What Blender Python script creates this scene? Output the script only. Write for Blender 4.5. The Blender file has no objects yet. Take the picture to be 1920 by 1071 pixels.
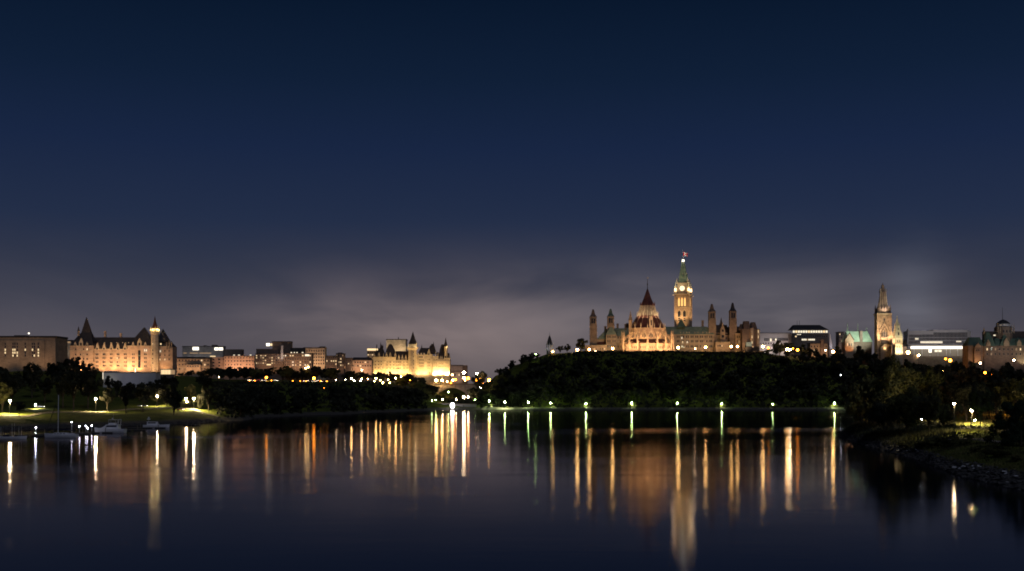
import bpy, math, random
from mathutils import Vector, Matrix, noise as mnoise
random.seed(7)
F = 2200.0; HOR = 730.0; CX = 960.0; CAMZ = 20.0
sc = bpy.context.scene
col = sc.collection
R = math.radians

# ------------------------------------------------------------------ camera
cam = bpy.data.cameras.new('camera'); co = bpy.data.objects.new('camera', cam); col.objects.link(co)
co.location = (0, 0, CAMZ); co.rotation_euler = (R(90), 0, 0)
cam.sensor_width = 36; cam.lens = 36 * F / 1920
cam.shift_y = (HOR - 535.5) / 1920
cam.clip_start = 1; cam.clip_end = 30000
sc.camera = co
sc.view_settings.view_transform = 'Standard'; sc.view_settings.look = 'None'
sc.view_settings.exposure = 0; sc.view_settings.gamma = 1
sc.render.engine = 'CYCLES'
sc.cycles.use_denoising = True
sc.cycles.use_light_tree = True
sc.cycles.sample_clamp_indirect = 4
sc.cycles.max_bounces = 4; sc.cycles.diffuse_bounces = 2; sc.cycles.glossy_bounces = 3
sc.cycles.transparent_max_bounces = 4
sc.cycles.caustics_reflective = False; sc.cycles.caustics_refractive = False
sc.cycles.filter_width = 1.8

# ------------------------------------------------------------------ sky (night, city glow on thin cloud)
w = bpy.data.worlds.new('World'); sc.world = w; w.use_nodes = True
nt = w.node_tree; N = nt.nodes; L = nt.links; N.clear()
def nd(t, **k):
    n = N.new(t)
    for a, b in k.items(): setattr(n, a, b)
    return n
def mth(op, a, b=None, clamp=False):
    n = nd('ShaderNodeMath', operation=op, use_clamp=clamp)
    for i, v in enumerate((a, b)):
        if v is None: continue
        if isinstance(v, (int, float)): n.inputs[i].default_value = v
        else: L.new(v, n.inputs[i])
    return n.outputs[0]
tc = nd('ShaderNodeTexCoord'); sp = nd('ShaderNodeSeparateXYZ'); L.new(tc.outputs['Generated'], sp.inputs[0])
elev = mth('ABSOLUTE', sp.outputs['Z'])
rp = nd('ShaderNodeValToRGB'); L.new(elev, rp.inputs[0])
e = rp.color_ramp.elements
stops = [(0.0, (.075, .066, .075)), (.036, (.064, .059, .073)), (.065, (.046, .048, .070)), (.10, (.029, .036, .064)),
         (.14, (.0165, .0272, .063)), (.20, (.0092, .0192, .055)), (.255, (.0052, .0138, .038)), (.315, (.0028, .0090, .026)), (.6, (.0015, .004, .014))]
e[0].position = 0; e[0].color = (*stops[0][1], 1); e[1].position = .6; e[1].color = (*stops[-1][1], 1)
for p_, c_ in stops[1:-1]:
    k = e.new(p_); k.color = (*c_, 1)
az = mth('DIVIDE', sp.outputs['X'], mth('MAXIMUM', sp.outputs['Y'], .05))
def blob(ax, el, sx, sz):
    a = mth('POWER', mth('DIVIDE', mth('SUBTRACT', az, ax), sx), 2); b = mth('POWER', mth('DIVIDE', mth('SUBTRACT', elev, el), sz), 2)
    return mth('EXPONENT', mth('MULTIPLY', mth('ADD', a, b), -1))
mp = nd('ShaderNodeMapping'); L.new(tc.outputs['Generated'], mp.inputs[0]); mp.inputs['Scale'].default_value = (1.0, 1.0, 3.2)
mp.inputs['Rotation'].default_value = (0, R(12), 0)
nz = nd('ShaderNodeTexNoise'); L.new(mp.outputs[0], nz.inputs['Vector']); nz.inputs['Scale'].default_value = 4.6; nz.inputs['Detail'].default_value = 4.5
nz.inputs['Roughness'].default_value = .5; nz.inputs['Distortion'].default_value = .35
mr = nd('ShaderNodeMapRange', interpolation_type='SMOOTHSTEP'); L.new(nz.outputs[0], mr.inputs[0]); mr.inputs[1].default_value = .36; mr.inputs[2].default_value = .68
cover = mr.outputs[0]
fade = nd('ShaderNodeMapRange', interpolation_type='SMOOTHSTEP'); L.new(elev, fade.inputs[0]); fade.inputs[1].default_value = .155; fade.inputs[2].default_value = .03
cl = mth('MULTIPLY', cover, fade.outputs[0])
def scaled(colr, f):
    n = nd('ShaderNodeVectorMath', operation='SCALE'); n.inputs[0].default_value = colr; L.new(f, n.inputs['Scale']); return n.outputs[0]
def vadd(a, b):
    n = nd('ShaderNodeVectorMath', operation='ADD'); L.new(a, n.inputs[0]); L.new(b, n.inputs[1]); return n.outputs[0]
tot = vadd(rp.outputs[0], scaled((.018, .014, .014), cl))
half = mth('ADD', mth('MULTIPLY', cover, .75), .25)
tot = vadd(tot, scaled((.138, .098, .082), mth('MULTIPLY', blob(-.075, .052, .13, .038), half)))
tot = vadd(tot, scaled((.100, .085, .080), mth('MULTIPLY', blob(.17, .055, .17, .042), half)))
tot = vadd(tot, scaled((.042, .048, .058), mth('MULTIPLY', blob(.340, .060, .026, .045), half)))
tot = vadd(tot, scaled((.020, .018, .020), blob(-.36, .03, .20, .05)))
sky = nd('ShaderNodeTexSky', sky_type='NISHITA', sun_disc=False)
sky.sun_elevation = R(-8); sky.sun_rotation = R(200)
sv = nd('ShaderNodeVectorMath', operation='SCALE'); L.new(sky.outputs[0], sv.inputs[0]); sv.inputs['Scale'].default_value = .05
tot = vadd(tot, sv.outputs[0])
bg = nd('ShaderNodeBackground'); L.new(tot, bg.inputs['Color']); bg.inputs['Strength'].default_value = 1.0
wo = nd('ShaderNodeOutputWorld'); L.new(bg.outputs[0], wo.inputs['Surface'])
# bluish fill sun, added to brighten the boats and dark shapes
sl = bpy.data.lights.new('fill_sun', 'SUN'); sl.energy = .32; sl.angle = R(1); sl.color = (.72, .78, 1)
so = bpy.data.objects.new('fill_sun', sl); so.rotation_euler = (R(50), 0, R(25)); col.objects.link(so)

# ------------------------------------------------------------------ materials
MATS = {}
def mat(name, c, c2=None, rough=.85, scale=.3, bump=0, emit=None, es=0, metal=0, spec=.3, obj_random=0, coord='Object', detail=5):
    if name in MATS: return MATS[name]
    m = bpy.data.materials.new(name); m.use_nodes = True; t = m.node_tree; n = t.nodes; l = t.links
    b = n['Principled BSDF']; b.inputs['Base Color'].default_value = (*c, 1); b.inputs['Roughness'].default_value = rough
    b.inputs['Metallic'].default_value = metal; b.inputs['Specular IOR Level'].default_value = spec
    if c2:
        tcn = n.new('ShaderNodeTexCoord'); nz = n.new('ShaderNodeTexNoise'); l.new(tcn.outputs[coord], nz.inputs['Vector'])
        nz.inputs['Scale'].default_value = scale; nz.inputs['Detail'].default_value = detail; nz.inputs['Roughness'].default_value = .65
        r = n.new('ShaderNodeValToRGB'); l.new(nz.outputs[0], r.inputs[0])
        r.color_ramp.elements[0].position = .35; r.color_ramp.elements[0].color = (*c, 1)
        r.color_ramp.elements[1].position = .65; r.color_ramp.elements[1].color = (*c2, 1)
        out = r.outputs[0]
        if obj_random:
            oi = n.new('ShaderNodeObjectInfo'); hs = n.new('ShaderNodeHueSaturation'); l.new(out, hs.inputs['Color'])
            ma = n.new('ShaderNodeMapRange'); l.new(oi.outputs['Random'], ma.inputs[0]); ma.inputs[3].default_value = 1 - obj_random; ma.inputs[4].default_value = 1 + obj_random
            l.new(ma.outputs[0], hs.inputs['Value'])
            mb = n.new('ShaderNodeMapRange'); l.new(oi.outputs['Random'], mb.inputs[0]); mb.inputs[3].default_value = .515; mb.inputs[4].default_value = .47
            l.new(mb.outputs[0], hs.inputs['Hue']); out = hs.outputs[0]
        l.new(out, b.inputs['Base Color'])
        if bump:
            bp = n.new('ShaderNodeBump'); bp.inputs['Strength'].default_value = bump; bp.inputs['Distance'].default_value = .3
            n2 = n.new('ShaderNodeTexNoise'); l.new(tcn.outputs[coord], n2.inputs['Vector']); n2.inputs['Scale'].default_value = scale * 6
            l.new(n2.outputs[0], bp.inputs['Height']); l.new(bp.outputs[0], b.inputs['Normal'])
    if emit:
        b.inputs['Emission Color'].default_value = (*emit, 1); b.inputs['Emission Strength'].default_value = es
    MATS[name] = m; return m
def stone(name, c, k=.75):
    """ashlar: block pattern, blotchy weathering"""
    if name in MATS: return MATS[name]
    m = mat(name, tuple(x * k for x in c), tuple(min(1, x * 1.12) for x in c), scale=.22, detail=8)
    t = m.node_tree; n = t.nodes; l = t.links; b = n['Principled BSDF']
    src = b.inputs['Base Color'].links[0].from_socket
    tcn = [x for x in n if x.bl_idname == 'ShaderNodeTexCoord'][0]
    mpn = n.new('ShaderNodeMapping'); l.new(tcn.outputs['Object'], mpn.inputs[0]); mpn.inputs['Rotation'].default_value = (R(90), 0, 0)
    br = n.new('ShaderNodeTexBrick'); l.new(mpn.outputs[0], br.inputs['Vector']); br.inputs['Scale'].default_value = 1
    br.inputs['Brick Width'].default_value = 2.4; br.inputs['Row Height'].default_value = 1.1; br.inputs['Mortar Size'].default_value = .06
    br.inputs['Color1'].default_value = (1, 1, 1, 1); br.inputs['Color2'].default_value = (.72, .72, .72, 1); br.inputs['Mortar'].default_value = (.5, .5, .5, 1)
    mx = n.new('ShaderNodeMix'); mx.data_type = 'RGBA'; mx.blend_type = 'MULTIPLY'; mx.inputs[0].default_value = .7
    l.new(src, mx.inputs[6]); l.new(br.outputs[0], mx.inputs[7]); l.new(mx.outputs[2], b.inputs['Base Color'])
    return m
S_BUFF = stone('sandstone', (.40, .31, .22)); S_CREAM = stone('limestone', (.50, .43, .31)); S_PINK = stone('pink_brick', (.42, .32, .24))
S_BROWN = stone('brown_brick', (.19, .145, .115)); S_DARK = stone('dark_stone', (.16, .13, .11)); S_GREY = stone('concrete', (.30, .28, .27))
S_TAN = stone('tan_stone', (.34, .27, .19)); S_BROWNTOWER = stone('brown_sandstone', (.26, .20, .15))
WHITE = mat('white_paint', (.72, .72, .70), (.62, .62, .60), rough=.5)
WHITEWALL = mat('pale_cladding', (.5, .5, .5), (.42, .42, .43), scale=.1)
SLATE = mat('slate_roof', (.035, .032, .036), (.06, .052, .05), scale=.4)
DKROOF = mat('dark_roof', (.03, .03, .034), (.05, .048, .05), scale=.4)
MAROON = mat('maroon_roof', (.075, .028, .024), (.12, .05, .04), scale=.5)
COPPER = mat('green_copper', (.12, .17, .13), (.20, .25, .19), scale=.3)
COPPERD = mat('dark_green_copper', (.05, .09, .075), (.09, .14, .11), scale=.3)
BROWNROOF = mat('brown_roof', (.10, .075, .06), (.15, .11, .09), scale=.4)
GLASS = mat('dark_window_glass', (.02, .022, .028), rough=.15, spec=.6)
def lit(name, c, s): return mat(name, (.1, .1, .1), emit=c, es=s)
LITW = lit('lit_window_warm', (1, .72, .38), 1.3); LITD = lit('lit_window_dim', (1, .62, .32), .35); LITC = lit('lit_window_white', (1, .86, .62), 1.25)
LITX = lit('bright_lit_panel', (1, .90, .72), 2.6); LITT = lit('turret_lamp_glass', (1, .62, .27), 3.4); LITG = lit('belfry_glow', (1, .50, .14), 1.7)
BARK = mat('bark', (.035, .028, .02), (.07, .055, .04), scale=2)
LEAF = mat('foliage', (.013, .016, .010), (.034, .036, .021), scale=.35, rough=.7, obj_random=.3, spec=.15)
LEAF2 = mat('foliage_ochre_lightened', (.050, .054, .017), (.115, .115, .038), scale=.35, rough=.7, obj_random=.3, spec=.15)  # ochre leaves, lightened in colour to stand in for light on near trees
LEAF3 = mat('conifer_needles', (.012, .024, .012), (.03, .05, .022), scale=.5, rough=.7, obj_random=.2, spec=.15)
ROCK = mat('rock', (.045, .042, .04), (.10, .095, .09), scale=1.2, bump=.5, obj_random=.3)
METAL = mat('dark_metal', (.05, .05, .05), rough=.5, metal=.6)
WOOD = mat('dock_boards', (.14, .11, .085), (.2, .17, .13), scale=3)
HULL = mat('white_gelcoat', (.80, .78, .80), (.70, .68, .70), rough=.3, scale=.6)
NAVY = mat('navy_canvas', (.01, .012, .03), rough=.8)
CARS = [mat('car_paint_' + a, c, rough=.3, spec=.6) for a, c in (('silver', (.4, .4, .42)), ('red', (.3, .02, .02)), ('black', (.02, .02, .02)), ('white', (.7, .7, .7)), ('blue', (.03, .06, .2)))]

def mottle(m):
    t = m.node_tree; n_ = t.nodes; l_ = t.links; b_ = n_['Principled BSDF']; src = b_.inputs['Base Color'].links[0].from_socket
    g = n_.new('ShaderNodeNewGeometry'); z = n_.new('ShaderNodeTexNoise'); z.inputs['Scale'].default_value = .075; z.inputs['Detail'].default_value = 2; l_.new(g.outputs['Position'], z.inputs['Vector'])
    k = n_.new('ShaderNodeMapRange'); l_.new(z.outputs[0], k.inputs[0]); k.inputs[1].default_value = .35; k.inputs[2].default_value = .65; k.inputs[3].default_value = .35; k.inputs[4].default_value = 1.9
    v = n_.new('ShaderNodeVectorMath'); v.operation = 'SCALE'; l_.new(src, v.inputs[0]); l_.new(k.outputs[0], v.inputs['Scale']); l_.new(v.outputs[0], b_.inputs['Base Color'])
mottle(LEAF); mottle(LEAF2)

# ------------------------------------------------------------------ mesh helpers
class MB:
    def __init__(s): s.v = []; s.f = []; s.m = []; s.st = []
    def add(s, vs, fs, mi=0):
        s.st.append((len(s.v), len(s.f)))
        o = len(s.v); s.v += [tuple(x) for x in vs]; s.f += [tuple(o + i for i in f) for f in fs]; s.m += [mi] * len(fs)
    def box(s, x0, x1, y0, y1, z0, z1, mi=0):
        s.frus(x0, x1, y0, y1, z0, x0, x1, y0, y1, z1, mi)
    def frus(s, x0, x1, y0, y1, z0, X0, X1, Y0, Y1, z1, mi=0):
        s.add([(x0, y0, z0), (x1, y0, z0), (x1, y1, z0), (x0, y1, z0), (X0, Y0, z1), (X1, Y0, z1), (X1, Y1, z1), (X0, Y1, z1)],
              [(0, 3, 2, 1), (4, 5, 6, 7), (0, 1, 5, 4), (1, 2, 6, 5), (2, 3, 7, 6), (3, 0, 4, 7)], mi)
    def cyl(s, x, y, r0, r1, z0, z1, n=8, mi=0, ph=None):
        ph = math.pi / n if ph is None else ph
        vs = []
        for r, z in ((r0, z0), (max(r1, .002), z1)):
            vs += [(x + r * math.cos(2 * math.pi * i / n + ph), y + r * math.sin(2 * math.pi * i / n + ph), z) for i in range(n)]
        fs = [(i, (i + 1) % n, n + (i + 1) % n, n + i) for i in range(n)] + [tuple(range(n - 1, -1, -1)), tuple(range(n, 2 * n))]
        s.add(vs, fs, mi)
    def bar(s, a, b, r0, r1=None, n=5, mi=0):
        a = Vector(a); b = Vector(b); r1 = r0 if r1 is None else r1
        d = (b - a).normalized(); u = d.orthogonal().normalized(); w_ = d.cross(u)
        vs = []
        for c, r in ((a, r0), (b, r1)):
            vs += [c + (u * math.cos(2 * math.pi * i / n) + w_ * math.sin(2 * math.pi * i / n)) * r for i in range(n)]
        s.add(vs, [(i, (i + 1) % n, n + (i + 1) % n, n + i) for i in range(n)] + [tuple(range(n - 1, -1, -1)), tuple(range(n, 2 * n))], mi)
    def ball(s, x, y, z, r, n=8, mi=0, sz=1):
        vs = [(x, y, z - r * sz)]; k = n // 2
        for j in range(1, k):
            a = -math.pi / 2 + math.pi * j / k
            vs += [(x + r * math.cos(a) * math.cos(2 * math.pi * i / n), y + r * math.cos(a) * math.sin(2 * math.pi * i / n), z + r * sz * math.sin(a)) for i in range(n)]
        vs.append((x, y, z + r * sz)); T = len(vs) - 1
        fs = [(0, 1 + (i + 1) % n, 1 + i) for i in range(n)]
        for j in range(k - 2):
            fs += [(1 + j * n + i, 1 + j * n + (i + 1) % n, 1 + (j + 1) * n + (i + 1) % n, 1 + (j + 1) * n + i) for i in range(n)]
        fs += [(T, 1 + (k - 2) * n + i, 1 + (k - 2) * n + (i + 1) % n) for i in range(n)]
        s.add(vs, fs, mi)
    def mesh(s, name, mats):
        me = bpy.data.meshes.new(name); me.from_pydata(s.v, [], s.f)
        for m_ in (mats if isinstance(mats, (list, tuple)) else [mats]): me.materials.append(m_)
        if any(s.m): me.polygons.foreach_set('material_index', s.m)
        me.update(); return me
    def obj(s, name, mats, parent=None):
        return link(name, s.mesh(name, mats), parent)
def link(name, me, parent=None, loc=None):
    o = bpy.data.objects.new(name, me); col.objects.link(o)
    if parent: o.parent = parent
    if loc is not None: o.location = loc
    return o
def tag(o, label=None, cat=None, group=None, kind=None):
    for k, v in (('label', label), ('category', cat), ('group', group), ('kind', kind)):
        if v: o[k] = v
    return o
def thing(name, label, cat, loc, rz=0, group=None):
    o = bpy.data.objects.new(name, None); o.empty_display_size = 1; col.objects.link(o); o.location = loc; o.rotation_euler = (0, 0, rz)
    return tag(o, label, cat, group)
def lerp_table(t, x):
    if x <= t[0][0]: return t[0][1]
    for (a, va), (b, vb) in zip(t, t[1:]):
        if x <= b: return va + (vb - va) * (x - a) / (b - a)
    return t[-1][1]
def PX(px, py, D): return Vector(((px - CX) * D / F, D, CAMZ + (HOR - py) * D / F))

# ------------------------------------------------------------------ terrain
COLS = [
 (-700, [(470, 0), (490, 3), (600, 7), (700, 9), (900, 22), (1050, 35), (1150, 37), (1600, 38)]),
 (0, [(571, 0), (582, 2.4), (650, 6), (720, 7), (800, 10), (950, 25), (1050, 36), (1150, 38), (1600, 38)]),
 (100, [(597, 0), (608, 2.3), (670, 5.8), (720, 6.9), (800, 10), (950, 25), (1050, 36), (1150, 37), (1600, 38)]),
 (200, [(628, 0), (640, 2.2), (700, 6), (760, 7), (840, 11), (960, 25), (1050, 35), (1150, 36), (1600, 37)]),
 (300, [(657, 0), (672, 2.4), (720, 5.6), (780, 7.1), (850, 11), (960, 24), (1050, 32), (1150, 34), (1600, 36)]),
 (363, [(690, 0), (702, 2.4), (740, 6.6), (790, 7.6), (880, 15), (1000, 26), (1100, 31), (1200, 33), (1600, 36)]),
 (420, [(735, 0), (748, 2.2), (790, 8), (900, 20), (1080, 27), (1150, 28), (1300, 31), (1600, 35)]),
 (500, [(846, 0), (860, 3), (960, 19), (1080, 26.5), (1150, 28), (1300, 31), (1600, 34)]),
 (600, [(917, 0), (932, 3), (1000, 18), (1090, 26.5), (1150, 28), (1300, 30), (1600, 33)]),
 (700, [(1010, 0), (1026, 3), (1080, 17), (1120, 25), (1160, 27), (1300, 29), (1600, 32)]),
 (780, [(1090, 0), (1100, 3), (1150, 10), (1220, 17), (1330, 24), (1400, 26), (1600, 28)]),
 (840, [(1146, 0), (1150, 4.5), (1250, 8.5), (1400, 10), (1500, 14), (1600, 27), (1800, 28)]),
 (885, [(1150, 0), (1154, 4), (1240, 8.5), (1400, 10), (1500, 14), (1600, 27), (1800, 28)]),
 (915, [(1140, 0), (1146, 2.5), (1200, 8), (1300, 28), (1400, 30), (1600, 28)]),
 (935, [(1134, 0), (1140, 2), (1165, 4), (1230, 33), (1300, 37), (1600, 32)]),
 (965, [(1124, 0), (1129, 1.6), (1150, 2.2), (1215, 41), (1260, 46), (1600, 46)]),
 (995, [(1118, 0), (1122, 1.5), (1145, 2), (1200, 46), (1240, 52), (1600, 56)]),
 (1030, [(1116, 0), (1120, 1.5), (1145, 2), (1195, 54), (1215, 57), (1600, 58)]),
 (1100, [(1116, 0), (1120, 1.5), (1143, 2), (1190, 57.5), (1205, 58), (1600, 58)]),
 (1430, [(1116, 0), (1120, 1.5), (1143, 2), (1190, 56.5), (1205, 57.5), (1600, 58)]),
 (1490, [(1118, 0), (1122, 1.5), (1145, 2), (1195, 48), (1240, 54), (1600, 56)]),
 (1570, [(1120, 0), (1124, 1.5), (1145, 2), (1200, 45), (1260, 50), (1600, 54)]),
 (1640, [(1124, 0), (1128, 1.5), (1145, 2), (1220, 38), (1290, 46), (1600, 52)]),
 (1720, [(1126, 0), (1130, 1.5), (1150, 3), (1240, 32), (1320, 42), (1600, 50)]),
 (1800, [(1126, 0), (1130, 4), (1200, 24), (1300, 36), (1400, 42), (1600, 46)]),
 (2500, [(1126, 4), (1200, 20), (1300, 34), (1400, 40), (1600, 46)]),
]
NEAR = [(1560, 520), (1572, 500), (1606, 436), (1656, 383), (1718, 338), (1755, 301), (1802, 272), (1855, 251), (1920, 232), (2100, 190), (2500, 150)]
BACK = [(1560, 500), (1572, 508), (1600, 556), (1622, 590), (1660, 640), (1700, 700), (1760, 900), (1800, 1140), (1840, 1300), (2500, 1300)]
BPROF = [(-40, -4), (0, 0), (18, 2.2), (50, 4.3), (95, 5.8), (300, 9), (600, 18), (900, 26)]
def profA(i, Y):
    p = COLS[i][1]
    if Y < p[0][0]: return p[0][1] - min(4, (p[0][0] - Y) * .15)
    return lerp_table(p, Y)
def ground(u, Y):
    if u <= COLS[0][0]: z = profA(0, Y)
    elif u >= COLS[-1][0]: z = profA(len(COLS) - 1, Y)
    else:
        for i in range(len(COLS) - 1):
            if u <= COLS[i + 1][0]:
                t = (u - COLS[i][0]) / (COLS[i + 1][0] - COLS[i][0]); t = t * t * (3 - 2 * t) if 840 < u < 1110 else t
                z = profA(i, Y) * (1 - t) + profA(i + 1, Y) * t; break
    if u > 1560:
        dn = Y - lerp_table(NEAR, u); zb = lerp_table(BPROF, dn)
        db = (lerp_table(BACK, u) - Y) * .12
        if u < 1840: zb = min(zb, max(db, -4))
        z = max(z, zb)
    x = (u - CX) * Y / F
    n = mnoise.noise(Vector((x * .02, Y * .02, 0))) * 1.4 + mnoise.noise(Vector((x * .09, Y * .09, 4))) * .5
    if Y > 1195 or 1116 < Y < 1145: n *= .15
    if z > .2: z += n * min(1, z / 6)
    elif z > -2: z += n * .25
    return z
def gz(x, y): return ground(CX + x * F / y, y)
def build_terrain():
    us = [-700 + 9 * i for i in range(357)]
    Ys = [130.0]
    while Ys[-1] < 9000:
        y = Ys[-1]
        Ys.append(y + (7 if y < 560 else 5 if y < 1112 else 3.2 if y < 1220 else 9 if y < 1400 else 40 if y < 2200 else 400))
    vs = []; n = len(us)
    for Y in Ys:
        for u in us: vs.append(((u - CX) * Y / F, Y, ground(u, Y)))
    fs = [(j * n + i, j * n + i + 1, (j + 1) * n + i + 1, (j + 1) * n + i) for j in range(len(Ys) - 1) for i in range(n - 1)]
    me = bpy.data.meshes.new('ground'); me.from_pydata(vs, [], fs); me.polygons.foreach_set('use_smooth', [True] * len(fs))
    m = bpy.data.materials.new('ground_cover'); m.use_nodes = True; t = m.node_tree; nn = t.nodes; l = t.links; b = nn['Principled BSDF']; b.inputs['Roughness'].default_value = .95; b.inputs['Specular IOR Level'].default_value = .1
    g = nn.new('ShaderNodeNewGeometry'); s_ = nn.new('ShaderNodeSeparateXYZ'); l.new(g.outputs['Position'], s_.inputs[0])
    nz = nn.new('ShaderNodeTexNoise'); l.new(g.outputs['Position'], nz.inputs['Vector']); nz.inputs['Scale'].default_value = .12; nz.inputs['Detail'].default_value = 9; nz.inputs['Roughness'].default_value = .7
    r1 = nn.new('ShaderNodeValToRGB'); l.new(nz.outputs[0], r1.inputs[0]); r1.color_ramp.elements[0].position = .35; r1.color_ramp.elements[1].position = .65
    r1.color_ramp.elements[0].color = (.045, .062, .012, 1); r1.color_ramp.elements[1].color = (.12, .135, .022, 1)
    ad = nn.new('ShaderNodeMath'); ad.operation = 'MULTIPLY_ADD'; l.new(nz.outputs[0], ad.inputs[0]); ad.inputs[1].default_value = 1.6; l.new(s_.outputs['Z'], ad.inputs[2])
    mr_ = nn.new('ShaderNodeMapRange'); l.new(ad.outputs[0], mr_.inputs[0]); mr_.inputs[1].default_value = 2.6; mr_.inputs[2].default_value = 3.4
    mx = nn.new('ShaderNodeMix'); mx.data_type = 'RGBA'; l.new(mr_.outputs[0], mx.inputs[0]); mx.inputs[6].default_value = (.085, .078, .068, 1); l.new(r1.outputs[0], mx.inputs[7])
    l.new(mx.outputs[2], b.inputs['Base Color'])
    bp = nn.new('ShaderNodeBump'); n3 = nn.new('ShaderNodeTexNoise'); l.new(g.outputs['Position'], n3.inputs['Vector']); n3.inputs['Scale'].default_value = 1.2; n3.inputs['Detail'].default_value = 6
    l.new(n3.outputs[0], bp.inputs['Height']); bp.inputs['Strength'].default_value = .6; bp.inputs['Distance'].default_value = .5; l.new(bp.outputs[0], b.inputs['Normal'])
    me.materials.append(m); tag(link('ground', me), kind='structure')
build_terrain()

# ------------------------------------------------------------------ water
def build_water():
    b_ = MB(); b_.add([(-6000, -600, 0), (6000, -600, 0), (6000, 5000, 0), (-6000, 5000, 0)], [(0, 1, 2, 3)])
    m = bpy.data.materials.new('river_water'); m.use_nodes = True; t = m.node_tree; n = t.nodes; l = t.links; n.clear()
    g = n.new('ShaderNodeNewGeometry')
    mp_ = n.new('ShaderNodeMapping'); l.new(g.outputs['Position'], mp_.inputs[0]); mp_.inputs['Scale'].default_value = (.0035, .014, 1)
    nz = n.new('ShaderNodeTexNoise'); l.new(mp_.outputs[0], nz.inputs['Vector']); nz.inputs['Scale'].default_value = 1; nz.inputs['Detail'].default_value = 4; nz.inputs['Distortion'].default_value = .6
    rr = n.new('ShaderNodeMapRange'); l.new(nz.outputs[0], rr.inputs[0]); rr.inputs[1].default_value = .52; rr.inputs[2].default_value = .70; rr.inputs[3].default_value = .10; rr.inputs[4].default_value = .20
    rp_ = n.new('ShaderNodeMapping'); l.new(g.outputs['Position'], rp_.inputs[0]); rp_.inputs['Scale'].default_value = (.05, .9, 1)
    rn = n.new('ShaderNodeTexNoise'); l.new(rp_.outputs[0], rn.inputs['Vector']); rn.inputs['Scale'].default_value = 1; rn.inputs['Detail'].default_value = 3
    r2 = n.new('ShaderNodeMapping'); l.new(g.outputs['Position'], r2.inputs[0]); r2.inputs['Scale'].default_value = (.22, .75, 1); r2.inputs['Rotation'].default_value = (0, 0, R(14))
    q2 = n.new('ShaderNodeTexNoise'); l.new(r2.outputs[0], q2.inputs['Vector']); q2.inputs['Scale'].default_value = 1; q2.inputs['Detail'].default_value = 4
    ad = n.new('ShaderNodeMath'); ad.operation = 'MULTIPLY_ADD'; l.new(q2.outputs[0], ad.inputs[0]); ad.inputs[1].default_value = .55; l.new(rn.outputs[0], ad.inputs[2])
    pm = n.new('ShaderNodeMapping'); l.new(g.outputs['Position'], pm.inputs[0]); pm.inputs['Scale'].default_value = (.012, .03, 1); pm.inputs['Rotation'].default_value = (0, 0, R(-9))
    pn = n.new('ShaderNodeTexNoise'); l.new(pm.outputs[0], pn.inputs['Vector']); pn.inputs['Scale'].default_value = 1; pn.inputs['Detail'].default_value = 3
    pr = n.new('ShaderNodeMapRange'); l.new(pn.outputs[0], pr.inputs[0]); pr.inputs[1].default_value = .38; pr.inputs[2].default_value = .64; pr.inputs[3].default_value = .25; pr.inputs[4].default_value = 1.5
    hm = n.new('ShaderNodeMath'); hm.operation = 'MULTIPLY'; l.new(ad.outputs[0], hm.inputs[0]); l.new(pr.outputs[0], hm.inputs[1])
    bp = n.new('ShaderNodeBump'); l.new(hm.outputs[0], bp.inputs['Height']); bp.inputs['Strength'].default_value = .45; bp.inputs['Distance'].default_value = .03
    gl = n.new('ShaderNodeBsdfGlossy'); gl.distribution = 'BECKMANN'; gl.inputs['Color'].default_value = (.66, .64, .67, 1)
    l.new(rr.outputs[0], gl.inputs['Roughness']); l.new(bp.outputs[0], gl.inputs['Normal'])
    df = n.new('ShaderNodeBsdfDiffuse'); df.inputs['Color'].default_value = (.006, .010, .016, 1)
    fr = n.new('ShaderNodeFresnel'); fr.inputs['IOR'].default_value = 1.33
    mx = n.new('ShaderNodeMixShader'); l.new(fr.outputs[0], mx.inputs[0]); l.new(df.outputs[0], mx.inputs[1]); l.new(gl.outputs[0], mx.inputs[2])
    o_ = n.new('ShaderNodeOutputMaterial'); l.new(mx.outputs[0], o_.inputs[0])
    tag(b_.obj('river', m), kind='structure')
build_water()

# ------------------------------------------------------------------ paths draped on the ground
def ribbon(name, pts, width, m, lift=.06, cat='path'):
    """pts: (u, Y) way points"""
    P = [Vector(((u - CX) * Y / F, Y)) for u, Y in pts]; vs = []; fs = []
    samp = []
    for a, b in zip(P, P[1:]):
        k = max(2, int((b - a).length / 4)); samp += [a.lerp(b, i / k) for i in range(k)]
    samp.append(P[-1]); nx = 5
    for i, p in enumerate(samp):
        d = (samp[min(i + 1, len(samp) - 1)] - samp[max(i - 1, 0)]).normalized(); q = Vector((-d.y, d.x))
        for j in range(nx):
            c = p + q * width * (j / (nx - 1) - .5); vs.append((c.x, c.y, gz(c.x, c.y) + lift + (.25 if 0 < j < nx - 1 else -.6)))
    fs = [(i * nx + j, i * nx + j + 1, (i + 1) * nx + j + 1, (i + 1) * nx + j) for i in range(len(samp) - 1) for j in range(nx - 1)]
    me = bpy.data.meshes.new(name); me.from_pydata(vs, [], fs); me.materials.append(m)
    return tag(link(name, me), kind='structure')
GRAVEL = mat('pale_path', (.17, .145, .11), (.25, .21, .165), scale=.6)
ASPH = mat('asphalt', (.045, .045, .047), (.07, .068, .065), scale=.4)
ribbon('path', [(-200, 632), (0, 640), (45, 642), (120, 690), (190, 720), (250, 765), (330, 775), (352, 765), (385, 742), (410, 742)], 7, GRAVEL)
ribbon('path', [(905, 1152), (935, 1140), (1000, 1130), (1100, 1129), (1300, 1129), (1500, 1130), (1620, 1135)], 5, GRAVEL)
ribbon('path', [(1795, 402), (1850, 398), (1960, 372)], 46, GRAVEL)
ribbon('path', [(1780, 352), (1830, 345), (1870, 330), (1990, 300)], 5, GRAVEL)
ribbon('road', [(430, 1120), (600, 1135), (700, 1170), (790, 1330)], 9, ASPH)

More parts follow.
